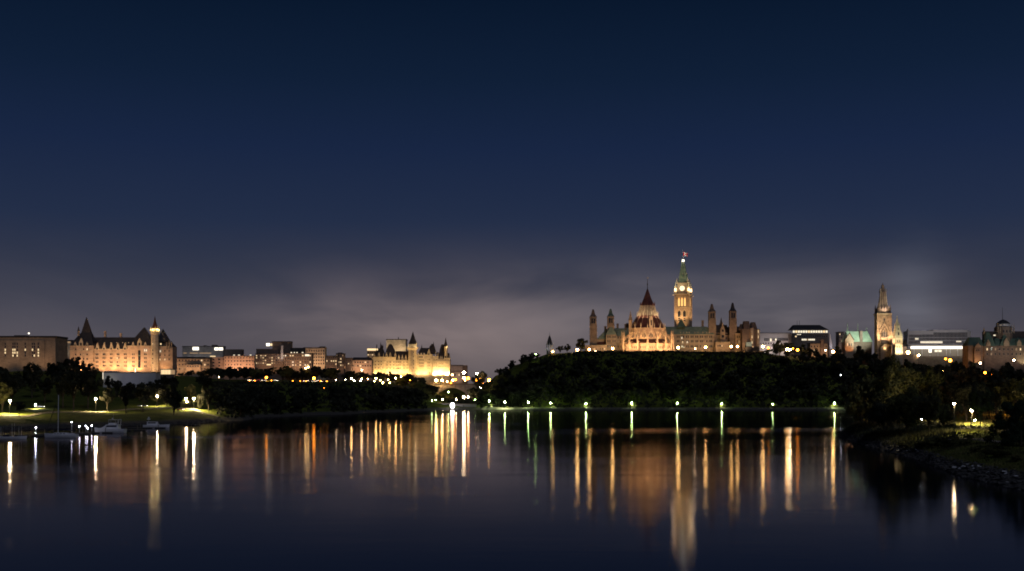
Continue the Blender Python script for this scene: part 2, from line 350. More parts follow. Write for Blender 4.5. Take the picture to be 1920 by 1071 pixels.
# ------------------------------------------------------------------ lamps
LAMPS = []          # (px, py, D) heads, kept clear of foliage
COLR = dict(W=(1, .71, .39), O=(1, .30, .02), Y=(1, .55, .17), G=(.66, 1, .32), C=(.85, .93, 1))
GM = {}
def globe_mesh(c, s, r):
    k = (c, s, r)
    if k not in GM:
        b = MB(); b.ball(0, 0, 0, r, 10); GM[k] = b.mesh('lamp_globe', lit('lamp_light_%s_%g' % (c, s), COLR[c], s))
        GM[k].polygons.foreach_set('use_smooth', [True] * len(GM[k].polygons))
    return GM[k]
POLES = {}
def lamp(px, py, D, c, s, r, label, group=None, name='street_lamp'):
    p = PX(px, py, D); z0 = gz(p.x, p.y); h = max(p.z - z0, .8)
    near = D < 900; s *= 5 if near else .8; r *= 1.4 if near else 1.15; path_ = 'waterside' in label
    if c == 'O': s = max(s * .14, 9); r *= 1.5
    elif c == 'Y': s *= .5; r *= 1.25
    t = thing(name, label, 'street lamp', (p.x, p.y, z0), 0, group)
    b = MB(); k = min(.12, h * .03); b.cyl(0, 0, k * 1.6, k, 0, h - r, 7); b.cyl(0, 0, k * 3, k * 2, 0, min(.8, h * .15), 8); b.cyl(0, 0, r * .3, r * .45, h - r * 1.3, h - r * .8, 8)
    b.obj('pole', METAL, t); b = MB(); b.cyl(0, 0, r * .5, r * .1, h + r * .85, h + r * 1.2, 8); b.obj('lamp_cap', METAL, t)
    if (near and r >= .27) or path_ or (c == 'O' and 'sodium' in label):
        li = bpy.data.lights.new('lamp_downlight', 'SPOT'); li.energy = 22000 if path_ else 60000 * (.4 if s < 700 else 1) * (1.25 if px < 400 else .8); li.color = (.85, 1, .5) if path_ else (1, .42, .08) if c == 'O' else (1, .78, .34); li.spot_size = R(162); li.spot_blend = .7; li.shadow_soft_size = r
        lo = bpy.data.objects.new('lamp_downlight', li); col.objects.link(lo); lo.parent = t; lo.location = (0, 0, h - r * 1.5)
    g = link('lamp_globe', globe_mesh(c, s, r), t, (0, 0, h))
    LAMPS.append((px, py, D)); return t
# park, left
lamp(18.5, 752, 650, 'W', 260, .36, 'tall park lamp glaring white at the far left edge of the lawn')
lamp(179.5, 748, 715, 'W', 230, .36, 'bright park lamp between the big dark trees above the motor cruiser')
lamp(295, 743, 800, 'W', 110, .34, 'park lamp peeping over the pale path among the trees')
lamp(363.5, 747, 755, 'W', 260, .38, 'single bright park lamp where the path curves down to the water')
lamp(66.5, 759, 730, 'C', 60, .28, 'small dim lamp under dark trees behind the sailboat')
lamp(348.5, 747.5, 850, 'W', 50, .35, 'upper of two small lamps left of the bright path lamp')
lamp(350.5, 754, 830, 'W', 40, .3, 'lower of two small lamps left of the bright path lamp')
lamp(410.5, 707, 960, 'W', 60, .3, 'small white lamp high in the dark trees below the pink block')
lamp(410.5, 729, 930, 'C', 45, .28, 'small white lamp lower in the dark trees above the shore')
lamp(499.5, 708, 1115, 'O', 210, .62, 'left orange sodium lamp above the road among trees')
lamp(588.5, 709.5, 1125, 'O', 300, .72, 'strong orange sodium lamp right of the road among trees')
lamp(573, 690.5, 1180, 'Y', 90, .6, 'left of a pair of warm lamps at the foot of the brick block'); lamp(578, 688.5, 1180, 'Y', 90, .6, 'right of a pair of warm lamps at the foot of the brick block')
lamp(607, 739, 1040, 'O', 60, .3, 'tiny orange lamp low on the dark wooded bank')
lamp(678.5, 694, 1230, 'W', 90, .5, 'white lamp above the trees left of the cream castle hotel')
lamp(630, 712.5, 1150, 'W', 60, .42, 'small white lamp by the road right of the strong orange lamp')
for i, (x, y, c) in enumerate([(648, 712, 'W'), (659, 710, 'Y'), (678, 710.5, 'W'), (690, 711, 'W'), (705, 710, 'W'), (713, 713, 'Y'), (728, 712, 'Y'), (742, 709, 'G'), (752, 706, 'Y'), (769, 713, 'O'), (664, 717, 'W'), (676, 718, 'Y'), (702, 718, 'Y'), (718, 718, 'W'), (731, 718, 'W')]):
    c = 'Y' if c in 'WG' and i % 5 else c
    lamp(x, y, 1190 + i * 2, c, (260, 480, 340)[i % 3] * (1 if c == 'Y' else .5), (.3, .42, .34)[i % 3], 'small garden lamp in the trees below the cream castle hotel', 'garden lamps below the castle hotel')
for i, (x, y) in enumerate([(468, 717), (478, 716), (509, 716.5), (549, 717), (563, 715.5), (574, 717), (601, 716), (613, 715)]):
    lamp(x, y, 1105 + i * 2, 'O', 90, .3, 'tiny amber lamp beside the cars on the upper road', 'amber lamps along the upper road')
# around the bridge
for x, y, D, c, s, r, lb in [
    (818, 713.5, 1385, 'Y', 460, .95, 'large white bridge lamp at the foot of the bright pavilion, left one'), (829, 713.5, 1386, 'Y', 340, .8, 'large white bridge lamp at the foot of the bright pavilion, right one'),
    (838.5, 715.5, 1388, 'Y', 110, .6, 'small yellow lamp on the bridge just past the bright pavilion'), (849, 713, 1390, 'Y', 150, .75, 'yellow lamp on the bridge roadway left of the orange cluster'), (853.5, 712, 1390, 'O', 170, .85, 'orange lamp on the bridge beside the yellow one'),
    (845.5, 718, 1389, 'O', 100, .6, 'low orange lamp near the bridge parapet'), (870, 698.8, 1400, 'W', 260, 1.15, 'highest and largest white lamp over the bridge'), (848, 703, 1400, 'Y', 120, .7, 'high yellowish lamp over the bridge against the grey block'),
    (870, 708.5, 1395, 'Y', 170, .95, 'yellow lamp directly under the largest white bridge lamp'), (877.5, 709.5, 1392, 'O', 230, 1.0, 'orange lamp right of the yellow lamp over the bridge'), (872, 713.5, 1392, 'Y', 90, .55, 'small lamp beneath the orange pair over the bridge'),
    (894.5, 700.8, 1410, 'W', 220, 1.0, 'high white lamp beside the round tree right of the bridge'), (893.5, 712.5, 1405, 'O', 260, .95, 'left orange lamp of the trio right of the bridge'), (900, 711.5, 1405, 'O', 180, .75, 'middle orange lamp of the trio right of the bridge'),
    (917, 712, 1330, 'O', 220, .85, 'right orange lamp of the trio at the foot of the bluff'), (917, 719.5, 1325, 'Y', 150, .6, 'warm lamp right under the rightmost orange one'), (905, 718, 1335, 'O', 90, .5, 'small orange lamp low right of the bridge'),
    (900.5, 726.5, 1340, 'W', 200, .7, 'low white lamp below the orange trio'), (869.5, 744.5, 1260, 'W', 330, 1.0, 'glaring white lamp beside the canal mouth under the bridge'), (878, 744.8, 1255, 'W', 230, .65, 'smaller white lamp right of the glaring one under the bridge'),
    (855.5, 749, 1240, 'W', 150, .45, 'small white lamp by the canal wall left of the glaring one'), (841, 735, 1310, 'G', 150, .5, 'greenish lamp under the bridge arch behind the lit bush'), (890.5, 752, 1225, 'G', 100, .35, 'tiny lamp on the quay right of the canal mouth'),
    (810, 751.5, 1160, 'G', 120, .35, 'tiny lamp on the quay left of the lit bush'), (817, 750, 1165, 'G', 120, .35, 'second tiny lamp on the quay left of the lit bush'), (830, 749, 1172, 'W', 150, .4, 'quay lamp shining under the yellow-green bush')]:
    lamp(x, y, D, c, s, r, lb)
for i, (x, y) in enumerate([(917.3, 752), (946.4, 753.9), (990.3, 754.5), (1032.2, 755.7), (1098.8, 757), (1184.6, 755.7), (1269.6, 756.4), (1353.5, 757), (1448.7, 758), (1564.6, 756)]):
    nm = ['first', 'second', 'third', 'fourth', 'fifth', 'sixth', 'seventh', 'eighth', 'ninth', 'last'][i]
    lamp(x, y, 1135 if i else 1150, 'G', 300, .48, 'greenish-white waterside path lamp at the foot of the bluff, %s from the left' % nm, 'waterside path lamps')
TER = [(1036.7, 659.7, 1212, 'Y', 110, .6, 'lamp at the foot of the small spired rotunda'), (1004.5, 664, 1206, 'G', 60, .4, 'small lamp on the crest left of the spired rotunda'),
       (1082.6, 656, 1196, 'Y', 250, .78, 'terrace lamp in front of the lit green tree on the bluff'), (1105, 655.5, 1196, 'Y', 230, .72, 'terrace lamp below the leftmost ventilation tower'), (1116.5, 659, 1195, 'W', 150, .45, 'low lamp on the terrace between two larger lamps'),
       (1148.5, 653.8, 1196, 'Y', 250, .72, 'terrace lamp left of the round gothic library'), (1271.6, 652, 1196, 'Y', 270, .76, 'terrace lamp just right of the round gothic library'), (1323, 651.3, 1196, 'Y', 240, .72, 'terrace lamp below the green hip roof end'),
       (1371, 650, 1196, 'Y', 190, .68, 'left of two close terrace lamps below the slim right tower'), (1382.8, 649.8, 1197, 'Y', 190, .68, 'right of two close terrace lamps below the slim right tower'), (1430.4, 650, 1198, 'Y', 260, .78, 'terrace lamp at the right end of the long stone building'),
       (1440.5, 652.6, 1200, 'O', 150, .6, 'small orange lamp right of the last terrace lamp'), (1303.5, 654, 1195, 'W', 90, .4, 'small lit doorway lamp under the green roof')]
for a in TER: lamp(*a)
for x, y, D, c, s, r, lb in [
    (1476, 655.4, 1250, 'Y', 330, .85, 'left of the glaring twin lamps among the crest trees'), (1481, 655.8, 1250, 'W', 330, .85, 'right of the glaring twin lamps among the crest trees'), (1495.5, 656.3, 1252, 'O', 260, .75, 'orange lamp among the crest trees right of the twin lamps'),
    (1487, 653.5, 1260, 'O', 90, .5, 'small orange lamp between the crest lamps'), (1562, 659.5, 1262, 'Y', 230, .95, 'warm lamp on a lit lawn right of the pointed sail roof'), (1548, 657, 1270, 'W', 90, .5, 'small lamp at the low building left of the lawn'),
    (1702.6, 661, 1290, 'Y', 330, 1.15, 'very bright lamp right of the slim white spire'), (1722.5, 666.5, 1290, 'W', 150, .8, 'white lamp below the long lit glass band'), (1781.5, 676, 1290, 'O', 300, 1.0, 'bright orange lamp under the glass lobby'),
    (1773, 673, 1295, 'O', 120, .7, 'smaller orange lamp beside the bright orange one'), (1769, 696, 1180, 'Y', 150, .75, 'lamp on the dark slope, leftmost of four'), (1802.3, 700.8, 1170, 'Y', 160, .75, 'lamp on the dark slope, second of four'),
    (1847, 699, 1170, 'O', 140, .7, 'orange lamp on the dark slope, third of four'), (1859, 703.5, 1165, 'O', 140, .7, 'orange lamp on the dark slope, rightmost of four'), (1838, 681, 1250, 'W', 110, .65, 'white lamp in front of the domed building'), (1901, 675.5, 1250, 'W', 120, .7, 'white lamp by the trees near the right edge'),
    (1576.5, 703.5, 1150, 'C', 40, .35, 'tiny pale lamp alone on the dark bluff'),
    (1789.2, 757, 372, 'W', 34, .22, 'near park lamp among the trees on the right bank'), (1728, 786.5, 440, 'C', 70, .12, 'tiny bluish lamp deep in the right bank trees'), (1822, 770, 432, 'W', 330, .3, 'added lamp half hidden in the green trees by the pale path to light them'), (1751, 779, 470, 'Y', 200, .22, 'faint warm lamp deep in the right bank trees'), (1828, 788, 385, 'G', 60, .17, 'low lamp lighting the green tree beside the pale path'),  # the lamp half hidden in the green trees is added to light them
    (1907, 729, 520, 'O', 600, .4, 'orange lamp behind leaves at the right edge'), (1890, 733, 700, 'W', 110, .3, 'small white lamp behind the leaves at right'), (1896, 768, 560, 'W', 150, .25, 'lamp low behind the dark conifer, upper'), (1907, 776, 560, 'W', 160, .25, 'lamp low behind the dark conifer, lower'), (1874, 788, 460, 'W', 150, .2, 'lamp low at the far end of the pale path')]:
    lamp(x, y, D, c, s, r, lb)

# ------------------------------------------------------------------ building kit (image-measured metres: s metres per pixel at the building's distance)
WM = {}
class Bld:
    def __init__(self, name, label, cat, px, D, yaw=0):
        self.D = D; self.s = D / F; self.px = px; x = (px - CX) * self.s
        self.z0 = gz(x, D) - 1.5; self.pyb = HOR - (self.z0 - CAMZ) / self.s
        self.root = thing(name, label, cat, (x, D, self.z0), yaw); self.nw = 0; self.extra = {}
    def X(self, x): return (x - self.px) * self.s
    def Z(self, y): return 0 if y is None else (self.pyb - y) * self.s
    def part(self, name, m, parent=None, label=None): return Part(self, name, m, parent, label)
    def win(self, x, y, w_, h, m=None, d=0, arch=False, side=None, name='window'):
        """x,y centre in px; d depth px; side=None front, +1 right face at px x"""
        m = m or GLASS; key = (round(w_ * self.s, 2), round(h * self.s, 2), m.name, arch)
        if key not in WM:
            W, H = key[0] / 2, key[1] / 2; f = min(.22, W * .35); b = MB()
            b.add([(-W, -.05, -H), (W, -.05, -H), (W, -.05, H if not arch else H * .5), (0, -.05, H), (-W, -.05, H if not arch else H * .5)], [(0, 1, 2, 3, 4)], 0)
            b.box(-W - f * .4, W + f * .4, -.3, 0, -H - f, -H, 1)
            b.box(-W - f * .5, -W, -.16, 0, -H, H * (.55 if arch else 1), 1); b.box(W, W + f * .5, -.16, 0, -H, H * (.55 if arch else 1), 1)
            if not arch: b.box(-W - f * .5, W + f * .5, -.2, 0, H, H + f * .7, 1)
            b.box(-.05, .05, -.1, -.06, -H, H * .9, 2)
            WM[key] = b.mesh('window', [m, S_GREY, METAL])
        self.nw += 1
        M = self.lastM = Matrix.Translation((self.X(x), d * self.s, self.Z(y)))
        if self.nw > 100:
            self.extra.setdefault('x', []).append((key, M)); return
        o = bpy.data.objects.new(name, WM[key]); col.objects.link(o); o.parent = self.root; o.matrix_local = M
        return o
    def wins(self, xs, ys, w_, h, p_lit=.1, mats=None, **k):
        for y in ys:
            for x in xs:
                m = random.choice(mats or [LITW, LITD]) if random.random() < p_lit else GLASS
                self.win(x, y, w_, h, m, **k)
    def flood(self, x, y, d, tx, ty, td, P, c=(1, .62, .28), ang=110, r=.6, blend=.6):
        li = bpy.data.lights.new('floodlight', 'SPOT'); li.energy = P; li.color = c; li.spot_size = R(ang); li.spot_blend = blend; li.shadow_soft_size = r
        o = bpy.data.objects.new('floodlight', li); col.objects.link(o); o.parent = self.root
        a = Vector((self.X(x), d * self.s, self.Z(y))); b = Vector((self.X(tx), td * self.s, self.Z(ty)))
        o.location = a; o.rotation_euler = (b - a).to_track_quat('-Z', 'Y').to_euler()
    def point(self, x, y, d, P, c=(1, .7, .35), r=.4):
        li = bpy.data.lights.new('uplight', 'POINT'); li.energy = P; li.color = c; li.shadow_soft_size = r
        o = bpy.data.objects.new('uplight', li); col.objects.link(o); o.parent = self.root; o.location = (self.X(x), d * self.s, self.Z(y))
    def done(self):
        if self.extra:
            b = MB(); mats = []
            for key, M in self.extra['x']:
                me = WM[key]; vs = [M @ v.co for v in me.vertices]
                idx = []
                for mm in me.materials:
                    if mm not in mats: mats.append(mm)
                    idx.append(mats.index(mm))
                o = len(b.v); b.v += [tuple(v) for v in vs]
                for p in me.polygons: b.f.append(tuple(o + i for i in p.vertices)); b.m.append(idx[p.material_index])
            tag(b.obj('windows', mats, self.root), kind='stuff')
        return self.root
SPLIT = dict(string_course='string_course', cornice='cornice', roof_ribs='roof_rib', lit_panes='lit_pane', lantern_ribs='lantern_rib', roof_lights='roof_light', parapet_lights='parapet_light', columns='column', bay='bay', piers='pier', window_band='window_band', band='band', gable='gable', roundel='roundel', spire_ribs='spire_rib', dark_glazing='dark_glazing', mullions='mullion', side_fins='side_fin', corbels='corbel', roof_turret='roof_turret', turret_cap='turret_cap', fins='fin', drum_gables='gable_moulding', cladding='cladding', stair_bars='stair_bar', gable_roof='gable_coping', window_gable='gable_moulding')
class Part:
    def __init__(self, B, name, m, parent, label): self.B = B; self.n = name; self.mt = m; self.p = parent; self.l = label; self.b = MB()
    def box(self, x0, x1, yt, yb, d0=0, d1=20, mi=0):
        B = self.B; self.b.box(B.X(x0), B.X(x1), d0 * B.s, d1 * B.s, B.Z(yb), B.Z(yt), mi); return self
    def roof(self, x0, x1, yb, yt, d0=0, d1=20, X0=None, X1=None, D0=None, D1=None, mi=0):
        B = self.B; m_ = (d0 + d1) / 2
        X0 = x0 if X0 is None else X0; X1 = x1 if X1 is None else X1; D0 = m_ - .3 if D0 is None else D0; D1 = m_ + .3 if D1 is None else D1
        self.b.frus(B.X(x0), B.X(x1), d0 * B.s, d1 * B.s, B.Z(yb), B.X(X0), B.X(X1), D0 * B.s, D1 * B.s, B.Z(yt), mi); return self
    def gable(self, x0, x1, yb, yw, yp, d0=0, d1=3, mi=0):
        """small gabled dormer facing the river"""
        B = self.B; xs = B.X(x0), B.X(x1); xm = sum(xs) / 2
        v = []
        for d in (d0, d1):
            v += [(xs[0], d * B.s, B.Z(yb)), (xs[1], d * B.s, B.Z(yb)), (xs[1], d * B.s, B.Z(yw)), (xm, d * B.s, B.Z(yp)), (xs[0], d * B.s, B.Z(yw))]
        self.b.add(v, [(0, 1, 2, 3, 4), (9, 8, 7, 6, 5), (0, 5, 6, 1), (1, 6, 7, 2), (2, 7, 8, 3), (3, 8, 9, 4), (4, 9, 5, 0)], mi); return self
    def cyl(self, x, d, r0, r1, yb, yt, n=8, mi=0, ph=None):
        B = self.B; self.b.cyl(B.X(x), d * B.s, r0 * B.s, r1 * B.s, B.Z(yb), B.Z(yt), n, mi, ph); return self
    def pinn(self, x, d, r, yb, yt, mi=0):
        """square shaft with pointed cap"""
        ym = yb + (yt - yb) * .5
        return self.cyl(x, d, r, r * .9, yb, ym, 4, mi).cyl(x, d, r * 1.25, r * 1.1, ym + .3, ym - .3, 4, mi).cyl(x, d, r * .95, .05, ym - .3, yt, 4, mi)
    def bar(self, a, b, r0, r1=None, mi=0):
        B = self.B; f = lambda p: (B.X(p[0]), p[2] * B.s, B.Z(p[1])); self.b.bar(f(a), f(b), r0 * B.s, None if r1 is None else r1 * B.s, 5, mi); return self
    def end(self):
        if self.n in SPLIT and len(self.b.st) > 1:
            st = self.b.st + [(len(self.b.v), len(self.b.f))]
            for (v0, f0), (v1, f1) in zip(st, st[1:]):
                c = MB(); c.v = self.b.v[v0:v1]; c.f = [tuple(i - v0 for i in f) for f in self.b.f[f0:f1]]; c.m = self.b.m[f0:f1]
                o = c.obj(SPLIT[self.n], self.mt, self.p or self.B.root)
            return o
        o = self.b.obj(self.n, self.mt, self.p or self.B.root)
        if self.l: o['label'] = self.l
        return o
def span(a, b, n): return [a + (b - a) * (i + .5) / n for i in range(n)]
# ------------------------------------------------------------------ buildings
SR = random.Random(3)
random.seed(11)
def dormers(B, xs, w_, yb, yw, yp, m, d0=-.5, d1=6, pane=True):
    for x in xs:
        B.part('dormer', m).gable(x - w_ / 2, x + w_ / 2, yb, yw, yp, d0, d1).end()
        if pane: B.win(x, (yb + yw) / 2, w_ * .4, abs(yb - yw) * .7, GLASS, d=d0 - .05)

# office block, far left edge
B = Bld('office_building', 'brown flat-roofed office block with window slots at the left edge', 'building', 50, 1050, 0)
B.part('wall', S_TAN).box(-60, 104, 633, None, 0, 60).box(-60, 84, 638, None, -1.2, 0).end()
B.part('roof', DKROOF).box(-62, 105, 630, 633, -1, 61).box(20, 42, 628, 630, 15, 30).end()
B.part('roof_mast', METAL).bar((50, 630, 10), (50, 625, 10), .3).end()
B.part('roof_lamp', LITX).box(49, 51, 623.5, 626, 9, 11).end()
for x in (10.5, 25, 28.5, 33, 48, 61.5, 65, 72.5):
    for y in (645, 650.5, 656, 661.5, 667):
        B.win(x, y, 2.2, 3.6, LITW if (y > 655 and random.random() < .6) else GLASS, d=-1.25)
for x in (-45, -30, -12): B.wins([x], (645, 652, 660), 2.2, 3.6, d=-1.25)
B.flood(60, 690, -45, 60, 650, 0, 7000, (1, .6, .35)); B.flood(0, 690, -45, 0, 650, 0, 7000, (1, .6, .35)); B.flood(95, 690, -30, 98, 660, 10, 3000, (1, .55, .3)); B.done()

B = Bld('modern_building', 'low modern block with a lit top floor behind the brown office block', 'building', 118, 1230)
B.part('wall', S_GREY).box(100, 134, 640, None, 0, 30).end()
B.part('lit_strip', LITD).box(102, 132, 640.5, 643.5, -.4, 0).end()
B.part('roof', DKROOF).box(99, 135, 637.5, 640, -1, 31).end()
for x in (107, 113, 119): B.win(x, 650, 3, 7, GLASS, d=-.2)
B.flood(128, 668, -20, 128, 650, 0, 2500, (1, .72, .4)); B.done()

# left castle-like office building
B = Bld('chateau_office', 'broad castle-like stone building with dark steep roofs and orange floodlit wall', 'building', 228, 1150, 0)
pw = B.part('wall', S_PINK)
pw.box(131, 175, 649, None, 0, 34).box(239, 285, 649, None, 0, 34).box(175, 239, 655, None, 3, 30).box(285, 322, 650, None, 4, 34).box(318, 323, 652, None, 2, 10).end()
pc = B.part('cornice', S_CREAM)
for a, b_, y, d in ((130, 176, 648.2, -.6), (238, 286, 648.2, -.6), (175, 239, 654.2, 2.4), (175, 239, 660.2, 2.6), (130, 176, 657.5, -.4), (285, 323, 649.2, 3.4)): pc.box(a, b_, y, y + .9, d, d + 2)
pc.end()
r = B.part('roof', SLATE)
r.roof(131, 175, 648, 640, 0, 34, 135, 171, 4, 30); r.roof(135, 171, 640, 623, 4, 30, 148, 165, 12, 22); r.roof(148, 165, 623, 594, 12, 22, 155.6, 156.6)
r.roof(165, 180, 640, 633, 6, 28, 166, 176); r.roof(171, 243, 654, 632, 3, 31, 171, 250, 14, 20)
r.roof(239, 285, 648, 613.5, 0, 34, 264.5, 266.5, 16, 18); r.roof(285, 313, 650, 634, 4, 32, 290, 310); r.roof(290, 312, 640, 616.5, 6, 30, 299.5, 301)
r.roof(309, 323, 650, 642, 4, 30, 310, 318); r.end()
t = B.part('roof_turret', S_TAN); t.cyl(145.8, 4, 1.9, 1.9, 630, 621); t.cyl(317, 3, 1.5, 1.5, 655, 640); t.cyl(321, 3, 1.3, 1.3, 655, 642); t.cyl(312, 3, 1.3, 1.3, 655, 642); t.end()
t = B.part('turret_cap', SLATE); t.cyl(145.8, 4, 2.3, .1, 621, 611.5); t.cyl(317, 3, 1.8, .9, 640, 637.5, 4); t.cyl(321, 3, 1.6, .8, 642, 640, 4); t.end()
t = B.part('corner_tower', S_CREAM); t.cyl(290.5, 0, 7.3, 7.0, None, 628, 8); t.cyl(290.5, 0, 7, 8.6, 628, 625, 8); t.cyl(290.5, 0, 8.8, 8.8, 625, 623.5, 8)
for a in range(8): q = a * math.pi / 4 + .39; t.pinn(290.5 + 7.8 * math.cos(q), 7.8 * math.sin(q), .9, 624, 611)
t.cyl(290.5, 0, 6, 5.6, 624, 617, 8); t.end()
t = B.part('spire', MAROON); t.cyl(290.5, 0, 6.0, 2.2, 617, 604, 8).cyl(290.5, 0, 2.2, .1, 604, 592, 8).end()
for x, y, h in ((191.5, 620, 14), (221, 624, 9), (253, 636, 8)): B.part('chimney', S_PINK).box(x - 1.6, x + 1.6, y, y + h, 15, 19).end()
dormers(B, (181.5, 194.3, 207.8, 220, 233.5), 6.4, 656, 652, 642.5, S_CREAM, 2, 8)
dormers(B, (152, 261.5), 7.5, 649, 642, 634, S_CREAM, -.6, 6); dormers(B, (141, 163, 249.5, 272.5), 4, 649, 645.5, 641, S_CREAM, -.6, 5)
for x in span(188, 244, 5): B.part('roof_window', LITD).box(x - .6, x + .6, 641.5, 643.3, 8, 9.2).end()
for y in (664.5, 671.5, 679, 686): B.wins([a + o for a in (181, 194, 207.5, 220.5, 234) for o in (-1.5, 1.5)], [y], 1.8, 3, .05, d=2.9)
for y in (664.5, 671.5, 679, 686.5): B.wins([a + o for a in (250, 272.5) for o in (-1.5, 1.5)], [y], 1.8, 3, .08, d=-.1)
B.wins((151, 157, 142, 163.5), (655, 665, 673), 2, 3, .35, d=-.1)
B.win(271.3, 657, 1.8, 4.4, LITC, d=-.12); B.win(274.7, 657, 1.8, 4.4, LITC, d=-.12)
B.part('stair_glazing', GLASS).box(259, 263.5, 657, 690, -.3, 0).end(); B.part('stair_bars', COPPERD).box(259, 263.5, 666, 668, -.5, -.3).box(259, 263.5, 676, 677, -.5, -.3).end()
B.wins((288.5,), (645, 657, 664, 673, 681), 1.6, 2.6, .2, d=-6.9)
B.wins((299, 308, 316), (658, 666, 674), 1.8, 3, .15, d=3.9); B.win(299.5, 658.5, 2.2, 4, LITC, d=3.85); B.win(300.5, 645, 2.4, 3, LITW, d=3.6)
for x, P in ((152, 30000), (190, 24000), (213, 40000), (242, 55000), (262, 24000), (288, 16000), (308, 13000)): B.flood(x, 697, -26, x, 668, 3, P * .56, (1, .54, .25), 120); B.flood(x, 696, -6, x, 672, 3, P * .2, (1, .5, .18), 120)
B.flood(160, 690, -70, 160, 640, 10, 13000, (1, .68, .44)); B.flood(262, 690, -80, 262, 640, 10, 21000, (1, .68, .44))  # far pair is fill light, added to lift the whole front
for a in range(6): q = -math.pi + a * math.pi / 5; B.point(290.5 + 7.3 * math.cos(q), 618.5, 7.3 * math.sin(q), 650, (1, .72, .3), .2)
B.done()

# white museum block in the trees
B = Bld('museum_building', 'low pale windowless block with a lit left edge half hidden by park trees', 'building', 240, 930)
B.part('wall', WHITEWALL).box(193, 292, 699, None, 0, 30).box(193, 216, 696, 699, 3, 28).end()
B.part('lit_slot', LITC).box(192.6, 193.6, 698, 711, -.5, 0).end(); B.part('parapet', DKROOF).box(192, 293, 697.8, 699, -.4, 30).end()
B.part('roof_lamp', LITX).box(251.8, 252.8, 690.5, 697.8, 4, 5).end()
B.flood(240, 712, -30, 240, 705, 0, 550, (.85, .8, 1), 130); B.flood(205, 712, -18, 205, 705, 0, 500, (1, .9, .7), 130); B.done()
B = Bld('glass_pavilion', 'small glowing glass box standing in dark trees below the grey block', 'building', 312, 960)
B.part('glazing', LITW).box(301.5, 320, 693.5, 702, 0, 14).end(); f = B.part('frame', METAL)
for x in span(301, 321, 7): f.box(x - .25, x + .25, 693.5, 702, -.3, 0)
f.box(300.6, 324, 692.3, 693.5, -.6, 15).box(300.6, 324, 702, 703.2, -.6, 15).end(); B.part('side_panel', LITD).box(320.2, 324, 693.5, 702, .2, 14).end()
B.part('base', S_DARK).box(301, 324, 703.2, None, 0, 14).end(); B.done()

# blocks between the castles
def block(name, label, x0, x1, yt, D, wall, rows=None, cols_=None, ww=2, wh=2.6, plit=.1, flood=None, depth=22, cornice=None, mats=None, roofbox=None, fc=(1, .55, .3), extra=None):
    B = Bld(name, label, 'building', (x0 + x1) / 2, D)
    B.part('wall', wall).box(x0, x1, yt + 1, None, 0, depth).end()
    B.part('roof', DKROOF).box(x0 - .6, x1 + .6, yt, yt + 1, -.7, depth + .6).end()
    if cornice: B.part('cornice', cornice).box(x0 - .3, x1 + .3, yt + 2.3, yt + 3, -.5, 0).end()
    if rows: B.wins(span(x0, x1, cols_), rows, ww, wh, plit, mats, d=-.05)
    if roofbox:
        for a in roofbox: B.part('roof_plant_room', S_DARK).box(a[0], a[1], a[2], yt, 4, depth - 4).end()
    if flood:
        n, P, yb = flood
        for x in span(x0, x1, n): B.flood(x, yb, -22, x, (yt + yb) / 2 - 2, 0, P, fc, 125)
    if extra: extra(B)
    return B.done()
def e1(B):
    B.part('sign_light', LITX).box(361.5, 372.5, 651, 656.5, -.8, -.1).end(); B.part('sign_light', LITX).box(402.5, 409.5, 652, 656.8, -.8, -.1).end(); B.part('sign_light', LITX).box(410.5, 418, 652, 656.8, -.8, -.1).end()
    B.part('window_band', LITD).box(344, 350, 661.5, 663, -.4, 0).box(356, 371, 661.5, 663, -.4, 0).box(374, 396, 661.5, 663, -.4, 0).end()
    B.part('annex', S_DARK).box(418, 453, 655, None, 3, 20).end()
block('office_building', 'dark grey office block with three glaring white roof lights', 342, 418, 649, 1420, S_GREY, roofbox=[(396, 404, 646.5), (380, 384, 647.5)], flood=(2, 5000, 690), fc=(.9, .85, .8), extra=e1)
def e2(B):
    B.part('roof_terrace', DKROOF).box(308, 392, 669.3, 671.5, 6, 20).end()
    B.part('wing', S_TAN).box(350, 378, 684, None, -8, 0).end(); B.wins(span(352, 376, 5), (687,), 2.4, 2.2, .2, d=-8.1)
    B.part('band', S_CREAM).box(297, 393, 679.5, 680.5, -.8, 0).box(297, 393, 688, 689, -.8, 0).end()
block('long_low_building', 'long low brownish block with rows of windows beside the pink block', 298, 393, 672, 1260, S_TAN, (676, 684, 692), 16, 2.4, 2.8, .1, (4, 6500, 697), extra=e2)
def e3(B):
    B.part('wing', S_PINK).box(392, 420, 670, None, 5, 22).end(); B.wins((399, 410), (674, 680, 686, 692), 3.4, 2.6, .08, d=4.9)
    B.part('parapet_lights', LITC).box(437, 440, 665.3, 666.6, 1, 2).box(446, 449.5, 665.3, 666.6, 1, 2).box(468, 471, 665.3, 666.6, 1, 2).end()
    B.part('lit_strip', LITW).box(393, 403, 667.4, 668.8, 3, 5).end()
block('pink_building', 'square pinkish floodlit block with regular small dark windows', 420, 477, 667, 1280, S_PINK, (671, 677, 684, 690), 10, 1.8, 2.4, .02, (3, 15000, 699), cornice=S_CREAM, extra=e3, fc=(1, .5, .28))
